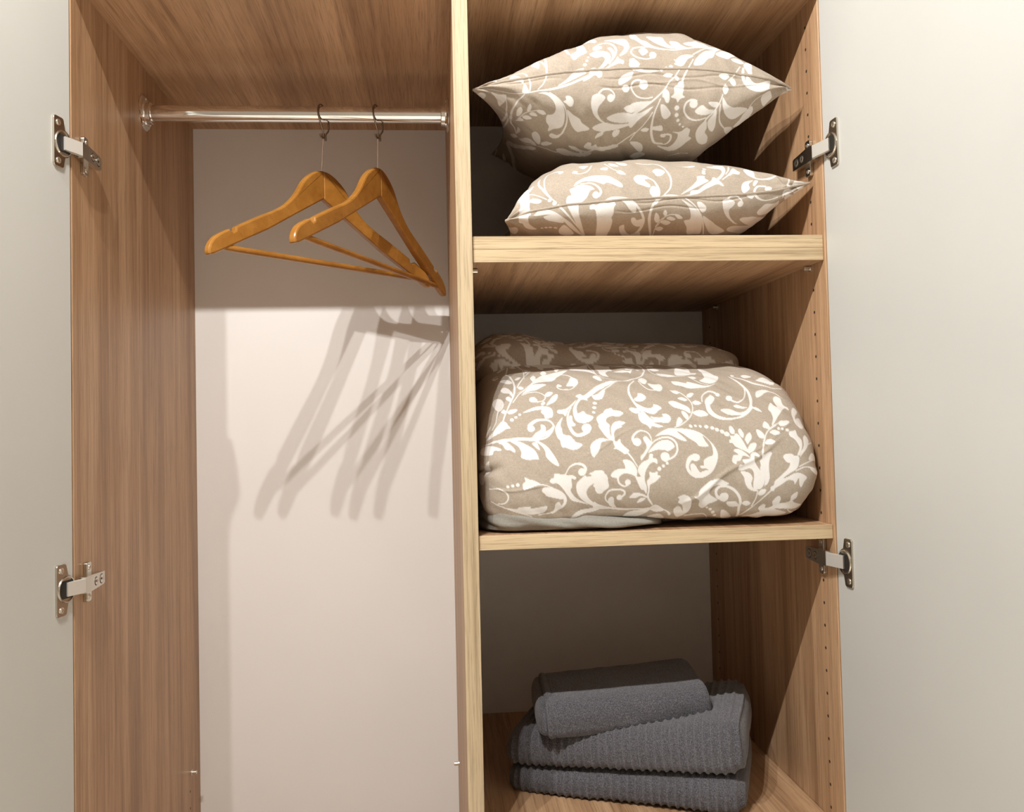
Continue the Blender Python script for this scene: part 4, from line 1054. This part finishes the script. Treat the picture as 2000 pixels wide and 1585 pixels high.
['s',[7,15,15],[9488,1426,9386,1372,9302,1286,9264,1184]],
['p',[],[9499,1436,9556,1474,9673,1476,9610,1405,9525,1387]],
['p',[],[9266,1383,9304,1460,9356,1419,9368,1354,9317,1354]],
['p',[],[9354,1305,9417,1330,9498,1282,9428,1255,9377,1277]],
['p',[],[9169,1344,9227,1319,9263,1253,9249,1217,9190,1240]],
['d',[],[9489,1352,15,9537,1339,17,9602,1330,22]],
['s',[19,28,9],[9114,2438,9255,2355,9374,2243,9522,2172,9639,2127,9760,2170]],
['d',[],[9130,2472,28]],
['p',[],[9255,2448,9316,2482,9401,2417,9295,2386]],
['p',[],[9422,2290,9553,2393,9636,2354,9649,2197,9549,2213]],
['p',[],[9788,1716,9833,1782,9878,1730,9805,1582,9784,1447,9852,1392,9811,1390,9746,1494]],
['p',[],[9789,1522,9882,1621,9934,1577,9865,1396,9800,1431]],
['p',[],[8792,1398,8822,1416,8857,1356,8850,1299,8807,1320]],
['p',[],[8910,1342,8941,1369,8976,1301,8965,1234,8927,1275]],
['p',[],[8993,1233,9051,1301,9091,1261,9059,1189,8987,1192]],
['p',[],[5340,1401,5413,1344,5547,1328,5686,1316,5831,1324,6000,1320,6136,1376,6253,1437,6317,1501,6324,1468,6268,1383,6147,1310,6033,1269,5903,1271,5737,1274,5614,1281,5484,1303,5398,1334]],
['p',[],[5333,1339,5384,1327,5458,1270,5571,1184,5562,1155,5492,1171,5473,1107,5392,1139,5347,1223]],
['p',[],[5543,1277,5632,1282,5699,1222,5756,1147,5750,1104,5694,1143,5633,1163,5593,1241]],
['p',[],[5702,1271,5809,1265,5917,1209,6023,1128,6071,1003,6007,1004,5940,992,5833,1029,5838,1105,5796,1194]],
['p',[],[5993,1231,6052,1248,6091,1156,6084,1131,6027,1179]],
['p',[],[5980,1304,6089,1254,6194,1178,6280,1054,6337,940,6334,898,6253,942,6175,1028,6162,1115,6104,1205]],
['p',[],[6338,1467,6417,1466,6435,1356,6536,1325,6585,1242,6686,1197,6633,1140,6547,1117,6454,1155,6400,1167,6374,1307,6334,1371]],
['p',[],[6788,1114,6809,1194,6890,1260,6994,1271,6932,1208,6921,1129,6869,1071,6836,1005,6800,1034]],
['p',[],[5381,956,5433,1020,5415,928,5349,904]],
['p',[],[5286,758,5336,892,5415,928,5373,806,5353,648,5293,450]],
['s',[10,19,14],[5410,549,5525,593,5623,547,5647,474,5606,401,5523,367]],
['s',[10,12,10],[5441,351,5609,331,5782,273,5965,218]],
['p',[],[5608,337,5746,327,5799,360,5942,366,5943,343,6159,374,6130,287,6018,258,5873,255,5738,294]],
['s',[10,39,78],[6057,244,6242,275,6369,354,6415,436,6369,521,6238,581,6134,584]],
['p',[],[6116,594,6238,598,6360,547,6426,478,6358,458,6254,481,6153,511]],
['p',[],[6277,383,6321,424,6360,364,6310,287,6225,243,6271,321]],
['d',[],[5644,632,19,5706,647,21,5772,659,25]],
['p',[],[5836,670,5874,705,5866,758,5929,731,6002,710,6072,664,5998,640,5869,595,5843,608]],
['s',[14,10,6],[6055,665,6155,645,6239,615]],
['p',[],[6204,696,6224,732,6263,748,6275,799,6332,798,6378,783,6415,792,6461,771,6517,774,6572,742,6551,714,6506,724,6513,623,6493,558,6579,449,6730,364,6619,387,6512,424,6446,505,6371,610,6307,668,6240,669]],
['s',[8,29,39],[6429,792,6484,880,6570,922,6659,908,6702,854,6683,801]],
['d',[],[6651,810,51]],
['p',[],[6569,603,6588,676,6691,765,6717,745,6800,760,6846,732,6828,680,6789,644,6744,609,6708,535,6746,447,6834,371,6959,325,6964,278,6787,339,6653,427,6587,518]],
['p',[],[6746,780,6829,813,6952,800,6948,559,6874,512,6835,579,6799,635,6871,679,6863,742]],
['p',[],[6494,157,6565,243,6716,284,6866,303,6963,300,6813,240,6664,204]],
['p',[],[6844,1173,6870,1242,6929,1267,7083,1242,6959,1216,6925,1140,6890,1071,6829,1025]],
['p',[],[6939,1466,7069,1457,7082,1306,7110,1226,7040,1269,6967,1382]],
['p',[],[7110,1392,7145,1456,7266,1431,7165,1380,7126,1294,7140,1227,7110,1234,7098,1317]],
['p',[],[7110,1217,7168,1217,7207,1252,7222,1194,7271,1134,7321,1084,7301,1056,7260,1030,7225,1059,7147,1110,7100,1107,7130,1140]],
['s',[23,19,10],[7291,1056,7348,980,7416,860]],
['s',[39,21,12],[7405,1172,7385,1252,7445,1331,7524,1359,7605,1327,7643,1245,7642,1177]],
['d',[],[7440,1195,58]],
['p',[],[7530,1238,7571,1277,7611,1236,7642,1177,7614,1117,7569,1054,7519,984,7479,942,7472,995,7523,1046,7568,1129]],
['s',[10,29,23],[7605,1117,7692,1205,7814,1248,7915,1235,7981,1165,7991,1070,7943,989,7863,945]],
['d',[],[7809,978,64]],
['p',[],[7578,1043,7656,1128,7748,1193,7845,1213,7918,1186,7957,1118,7915,1082,7856,1053,7811,1072,7714,1079,7635,1056]],
['p',[],[7707,1267,7811,1342,7923,1387,8060,1388,8198,1363,8344,1308,8461,1198,8534,1091,8557,978,8513,857,8450,761,8349,702,8235,686,8142,733,8089,815,8096,905,8142,977,8220,1009,8287,990,8290,936,8234,911,8176,920,8131,849,8154,779,8219,728,8315,773,8406,798,8301,819,8295,846,8342,854,8347,917,8407,959,8481,988,8496,1074,8461,1179,8374,1268,8403,1190,8439,1115,8312,1110,8260,1168,8176,1230,8093,1306,8021,1338,8132,1211,8110,1185,8019,1221,7922,1276,7810,1290]],
['p',[],[8150,857,8192,880,8227,847,8278,766,8352,736,8219,719,8163,768]],
['d',[],[8231,1413,23,8303,1417,21,8372,1415,21,8458,1405,27,8543,1386,27,8605,1363,29,8678,1334,31]],
['d',[],[8732,1296,35]],
['d',[],[7829,891,21,7771,858,21,7715,821,27]],
['p',[],[7224,950,7275,961,7345,926,7396,853,7410,789,7388,735,7313,765,7243,794,7166,751,7126,717,7040,745,7084,807,7171,841,7244,838,7242,893]],
['s',[19,27,19],[7333,772,7223,784,7147,733,7153,653,7228,607,7293,641]],
['d',[],[7275,658,39]],
['p',[],[7374,745,7417,726,7455,734,7420,797,7434,859,7497,922,7572,956,7595,1017,7641,1014,7637,969,7689,948,7689,886,7660,906,7606,901,7546,830,7517,759,7514,661,7536,598,7529,499,7497,547,7450,566,7403,665]],
['p',[],[7539,660,7578,713,7580,784,7637,773,7694,790,7690,745,7732,727,7706,701,7648,649,7584,615,7575,544,7566,461,7633,340,7603,351,7540,452,7555,553]],
['p',[],[7298,447,7349,513,7424,515,7519,481,7540,442,7455,473,7389,447]],
['p',[],[7408,376,7446,436,7522,442,7505,413,7460,386]],
['p',[],[6812,814,6904,810,6986,756,7003,674,7012,603,6956,559,6876,512,6828,561,6827,644,6809,661]],
['s',[12,23,29],[7105,303,7002,387,6969,461,7013,548,7116,568,7209,552,7233,505,7185,458]],
['d',[],[7161,453,39]],
['p',[],[7007,408,7035,461,7083,450,7099,351,7133,291,7046,317]],
['p',[],[6815,392,6874,359,7007,310,7154,284,7308,290,7479,288,7603,290,7596,248,7386,264,7221,246,7012,275,6821,278]],
['p',[],[7594,271,7616,318,7679,339,7780,274,7766,233,7677,218]],
['p',[],[7248,110,7297,216,7436,253,7594,260,7509,180,7408,116]],
['p',[],[6818,316,6822,272,6898,273]],
['s',[10,12,39],[7781,264,7841,230,7875,190]],
['p',[],[7970,446,8042,478,8118,454,8162,378,8156,249,8089,180,7994,132,7926,236,7956,308,8014,305,8061,222,8038,327,7977,369,7991,417]],
['p',[],[7578,122,7663,174,7755,181,7826,83,7736,-22]],
['s',[10,16,10],[8095,153,8256,165,8401,137,8531,-181]],
['p',[],[8189,449,8243,465,8271,528,8347,596,8425,647,8536,653,8663,621,8662,584,8522,590,8437,560,8405,506,8427,458,8530,389,8419,352,8368,294,8325,267,8270,319,8266,394]],
['s',[23,39,29],[8663,561,8572,570,8502,521,8526,427,8608,390]],
['d',[],[8610,424,58]],
['d',[],[8393,283,18,8446,250,21,8486,203,25,8524,143,19]],
['p',[],[8616,148,8667,193,8716,131,8872,-292,8913,-594]],
['d',[],[8543,1386,27,8608,1359,29,8678,1334,33,8748,1297,35]],
['p',[],[8790,1391,8815,1413,8856,1355,8842,1296,8796,1318]],
['p',[],[8907,1330,8936,1359,8979,1297,8964,1233,8931,1260]],
['p',[],[8992,1228,9030,1287,9075,1306,9087,1244,9052,1185,9008,1140]],
['p',[],[8759,1203,8789,1225,8784,1277,8837,1267,8871,1304,8914,1271,8958,1181,8986,1112,9025,1002,8981,1031,8901,1073,8828,1113,8796,1163,8756,1162]],
['p',[],[9000,1021,9010,1080,9056,1145,9127,1154,9135,1116,9091,1048,9026,1011]],
['p',[],[8751,918,8787,986,8859,995,8798,1044,8831,1073,8917,1053,9016,954,8924,975,8876,909,8824,900,8807,862,8762,882]],
['p',[],[8831,790,8849,842,8921,850,8907,918,9010,931,9033,992,9098,1029,9153,977,9138,947,9086,969,9071,902,9117,810,9171,734,9205,651,9181,571,9129,520,9040,522,9033,595,9053,702,9029,784,8962,795,8881,770]],
['p',[],[8861,753,8920,759,8995,731,9029,666,9005,603,9022,541,9100,501,9030,497,8954,535,8915,607,8904,686]],
['p',[],[9189,993,9225,984,9298,1018,9345,1005,9302,920,9276,789,9273,658,9241,585,9190,561,9205,643,9145,782,9160,838,9155,904,9194,932]],
['s',[25,18,8],[9204,1004,9259,1191,9324,1313,9456,1399]],
['p',[],[9173,1343,9221,1329,9268,1266,9254,1220,9192,1249]],
['p',[],[9353,1307,9429,1339,9505,1281,9424,1267,9367,1282]],
['p',[],[9260,1141,9315,1201,9404,1163,9336,1119]],
['d',[],[9487,1353,18,9537,1339,19,9608,1328,23]],
['p',[],[9634,1308,9686,1318,9732,1334,9746,1255,9798,1191,9795,1107,9778,1048,9730,968,9710,979,9750,1066,9736,1125,9694,1192,9625,1250]],
['s',[12,14,10],[9740,968,9824,1080,9977,1197]],
['p',[],[9830,1229,9875,1283,9921,1208,9873,1087,9771,968,9748,949,9818,1110]],
['p',[],[9493,943,9526,982,9620,990,9667,959,9727,950,9722,870,9671,776,9585,722,9472,652,9545,669,9658,720,9759,695,9823,641,9783,585,9750,507,9716,541,9700,642,9673,595,9644,558,9624,608,9542,621,9445,571,9350,517,9341,488,9289,492,9286,538,9330,564,9349,620,9444,691,9549,781,9580,855,9534,875]],
['s',[14,19,29],[9659,747,9781,792,9880,784,9976,720,10041,639]],
['p',[],[9882,795,9987,751,10045,652,10013,632,9909,731]],
['s',[10,16,25],[9716,804,9821,849,9958,893,10051,879,10041,751]],
['p',[],[9893,943,9956,1017,10043,965,10045,922,9902,892]],
['d',[],[10043,755,33]],
['s',[18,14,19],[9301,500,9184,406,9065,286,8948,178,8874,62]],
['s',[14,16,19],[9094,502,9070,381,9029,278]],
['p',[],[9096,458,9139,510,9218,506,9181,444,9121,437]],
['p',[],[8885,326,8940,363,9012,321,8949,287]],
['s',[14,39,29],[8680,594,8560,652,8450,630,8388,579,8359,528]],
['p',[],[8402,612,8479,659,8582,647,8701,601,8603,605,8500,592,8417,561,8407,486,8449,429,8530,385,8379,348,8363,579]],
['s',[33,39,19],[8566,407,8502,474,8533,554,8632,572,8750,525,8830,439,8864,336,8859,199,8951,-353]],
['d',[],[8625,423,62]],
['p',[],[8661,342,8718,360,8806,347,8844,280,8722,272]],
['p',[],[8611,135,8688,196,8829,-39,8954,-594]],
['d',[],[8439,253,19,8486,203,25,8523,149,23,8632,-168,21]],
['s',[8,16,10],[8982,-379,8983,28,9141,123,9279,181]],
['p',[],[8929,69,9090,158,9161,183,9133,237,9188,304,9231,279,9229,232,9331,265,9320,340,9406,409,9446,365,9439,294,9572,318,9592,400,9693,440,9688,359,9624,313,9805,182,9695,165,9520,205,9368,218,9556,146,9472,82,9300,20,9120,72]],
['p',[],[9010,-403,9299,-622,9239,24,9341,16,9147,16,9231,-617]],
['s',[12,29,16],[9565,186,9728,25,9787,-10,9674,16]],
['p',[],[9863,158,9930,208,9956,307,9959,307,9932,208,9904,177,9897,175,9894,175]]]}
# PRINT-END


def print_mask(strokes):
    """raster of the printed pattern over the cloth (0.35 mm cells), returns mask and origin"""
    RES = 3.5
    pts = np.concatenate([np.array(o if t != 'd' else [v for i, v in enumerate(o) if i % 3 < 2], float).reshape(-1, 2) for t, w, o in strokes])
    lo = pts.min(0) - 60; hi = pts.max(0) + 60; hi[1] = min(hi[1], 2950)
    W, H = (np.ceil((hi - lo) / RES)).astype(int) + 1
    M = np.zeros((W, H), np.float32)

    def disc(cx, cy, r):
        x, y, rr = (cx - lo[0]) / RES, (cy - lo[1]) / RES, r / RES
        x0, x1 = max(int(x - rr - 2), 0), min(int(x + rr + 3), W); y0, y1 = max(int(y - rr - 2), 0), min(int(y + rr + 3), H)
        if x1 <= x0 or y1 <= y0: return
        gx, gy = np.mgrid[x0:x1, y0:y1]
        M[x0:x1, y0:y1] = np.maximum(M[x0:x1, y0:y1], np.clip(rr - np.hypot(gx - x, gy - y) + .5, 0, 1))
    for t, w, o in strokes:
        if t == 'd':
            for i in range(0, len(o), 3): disc(o[i], o[i + 1], max(o[i + 2], 12))
        elif t == 's':
            q = np.array(spline(np.array(o, float).reshape(-1, 2), 12)); n = len(q)
            d = np.concatenate([[0], np.cumsum(np.linalg.norm(np.diff(q, axis=0), axis=1))]); L = max(d[-1], 1)
            for ss in np.arange(0, L, 4.0):
                x = np.interp(ss, d, q[:, 0]); y = np.interp(ss, d, q[:, 1]); f = ss / L
                disc(x, y, max(np.interp(f, [0, .5, 1], w) / 2, 7))
        else:
            q = np.array(spline(np.array(o, float).reshape(-1, 2), 5, True)); q = (q - lo) / RES
            x0, y0 = np.maximum(np.floor(q.min(0)).astype(int) - 1, 0); x1, y1 = np.minimum(np.ceil(q.max(0)).astype(int) + 2, (W, H))
            if x1 <= x0 or y1 <= y0: continue
            gx, gy = np.mgrid[x0:x1, y0:y1]; acc = np.zeros(gx.shape, np.float32)
            for ox, oy in ((-.25, -.25), (.25, -.25), (-.25, .25), (.25, .25)):
                X, Y = gx + ox, gy + oy; ins = np.zeros(gx.shape, bool)
                for a, b in zip(q, np.roll(q, -1, 0)):
                    if a[1] == b[1]: continue
                    c = (a[1] > Y) != (b[1] > Y)
                    ins ^= c & (X < (b[0] - a[0]) * (Y - a[1]) / (b[1] - a[1]) + a[0])
                acc += ins * .25
            M[x0:x1, y0:y1] = np.maximum(M[x0:x1, y0:y1], acc)
    return M, lo, RES


MASKS = {}


def print_attr(key, UV):
    if key not in MASKS: MASKS[key] = print_mask(STROKES[key])
    M, lo, RES = MASKS[key]
    W, H = M.shape
    x = (UV[..., 0] * 1e4 - lo[0]) / RES; y = (UV[..., 1] * 1e4 - lo[1]) / RES
    if key != 'DUV': y = y
    mir = lambda a, n: np.abs((a + (n - 1)) % (2 * (n - 1)) - (n - 1))      # the pattern repeats mirrored beyond the drawn part
    x = np.clip(mir(x, W), 0, W - 1.001); y = np.clip(mir(y, H), 0, H - 1.001)
    xi = x.astype(int); yi = y.astype(int); fx = x - xi; fy = y - yi
    g = lambda a, b: M[np.minimum(a, W - 1), np.minimum(b, H - 1)]
    return (g(xi, yi) * (1 - fx) + g(xi + 1, yi) * fx) * (1 - fy) + (g(xi, yi + 1) * (1 - fx) + g(xi + 1, yi + 1) * fx) * fy


Q = 1.0
def soft(kind, p, nu, nt): return (pillow_grid if kind == 'p' else loft_grid)(p, int(nu * Q), int(nt * Q) // 2 * 2)


def seam_cord(G, name, mat, parent, r=.0016, rows=None):
    pts = [G[i, 0] for i in range(2, G.shape[0] - 2, 4)]
    m = MB(); m.tube(pts, r, 6); o = m.build(name, mat, None, smooth=True)
    o.parent = parent; o.matrix_parent_inverse = Matrix.Translation(-Vector(parent.location)); return o


for key, p, lab in (('P1', P1, 'plump beige pillow with white scrolls, uppermost on the thick shelf'),
                    ('P2', P2, 'flatter beige pillow with white scrolls, lying under the other pillow')):
    G, UV = soft('p', p, 620, 560)
    e = empty('pillow', ((p['x'][0] + p['x'][-1]) / 2, .2, float(G[..., 2].min()))); tag(e, lab, 'pillow', 'floral pillows on the thick shelf')
    grid_mesh('pillowcase', G, M_floral, e, print_attr(key, UV))
    seam_cord(G, 'seam', M_floral, e)

G, UV = soft('l', DUV, 700, 620)
e = empty('duvet', (.77, .25, S2T)); tag(e, 'big folded beige duvet with white floral scrolls filling the thin shelf', 'duvet')
tot = UV[..., 1].max(); UV[..., 1] = np.where(UV[..., 1] > tot * .75, UV[..., 1] - tot - .001, UV[..., 1])
grid_mesh('folded_body', G, M_floral, e, print_attr('DUV', UV))
G, UV = soft('l', DUV2, 420, 240)
UV[..., 1] += .03; UV[..., 0] = 1.54 - UV[..., 0]
grid_mesh('top_fold', G, M_floral, e, print_attr('DUV', UV))
G, UV = soft('l', SHEET, 260, 160)
tag(grid_mesh('sheet', G, M_sheet), 'plain greyish folded sheet squeezed under the floral duvet', 'sheet')

for p, lab, nm in ((TW1, 'ribbed charcoal towel at the bottom of the stack, on the lowest shelf', 'rib'),
                   (TW2, 'thicker ribbed charcoal towel in the middle of the stack', 'rib'),
                   (TW3, 'small smooth charcoal towel with a hem, on top of the ribbed ones', 'plain')):
    G, UV = soft('l', p, 620, 420)
    o = grid_mesh('folded_towel', G, M_terry); tag(o, lab, 'towel', 'folded towels in a stack')
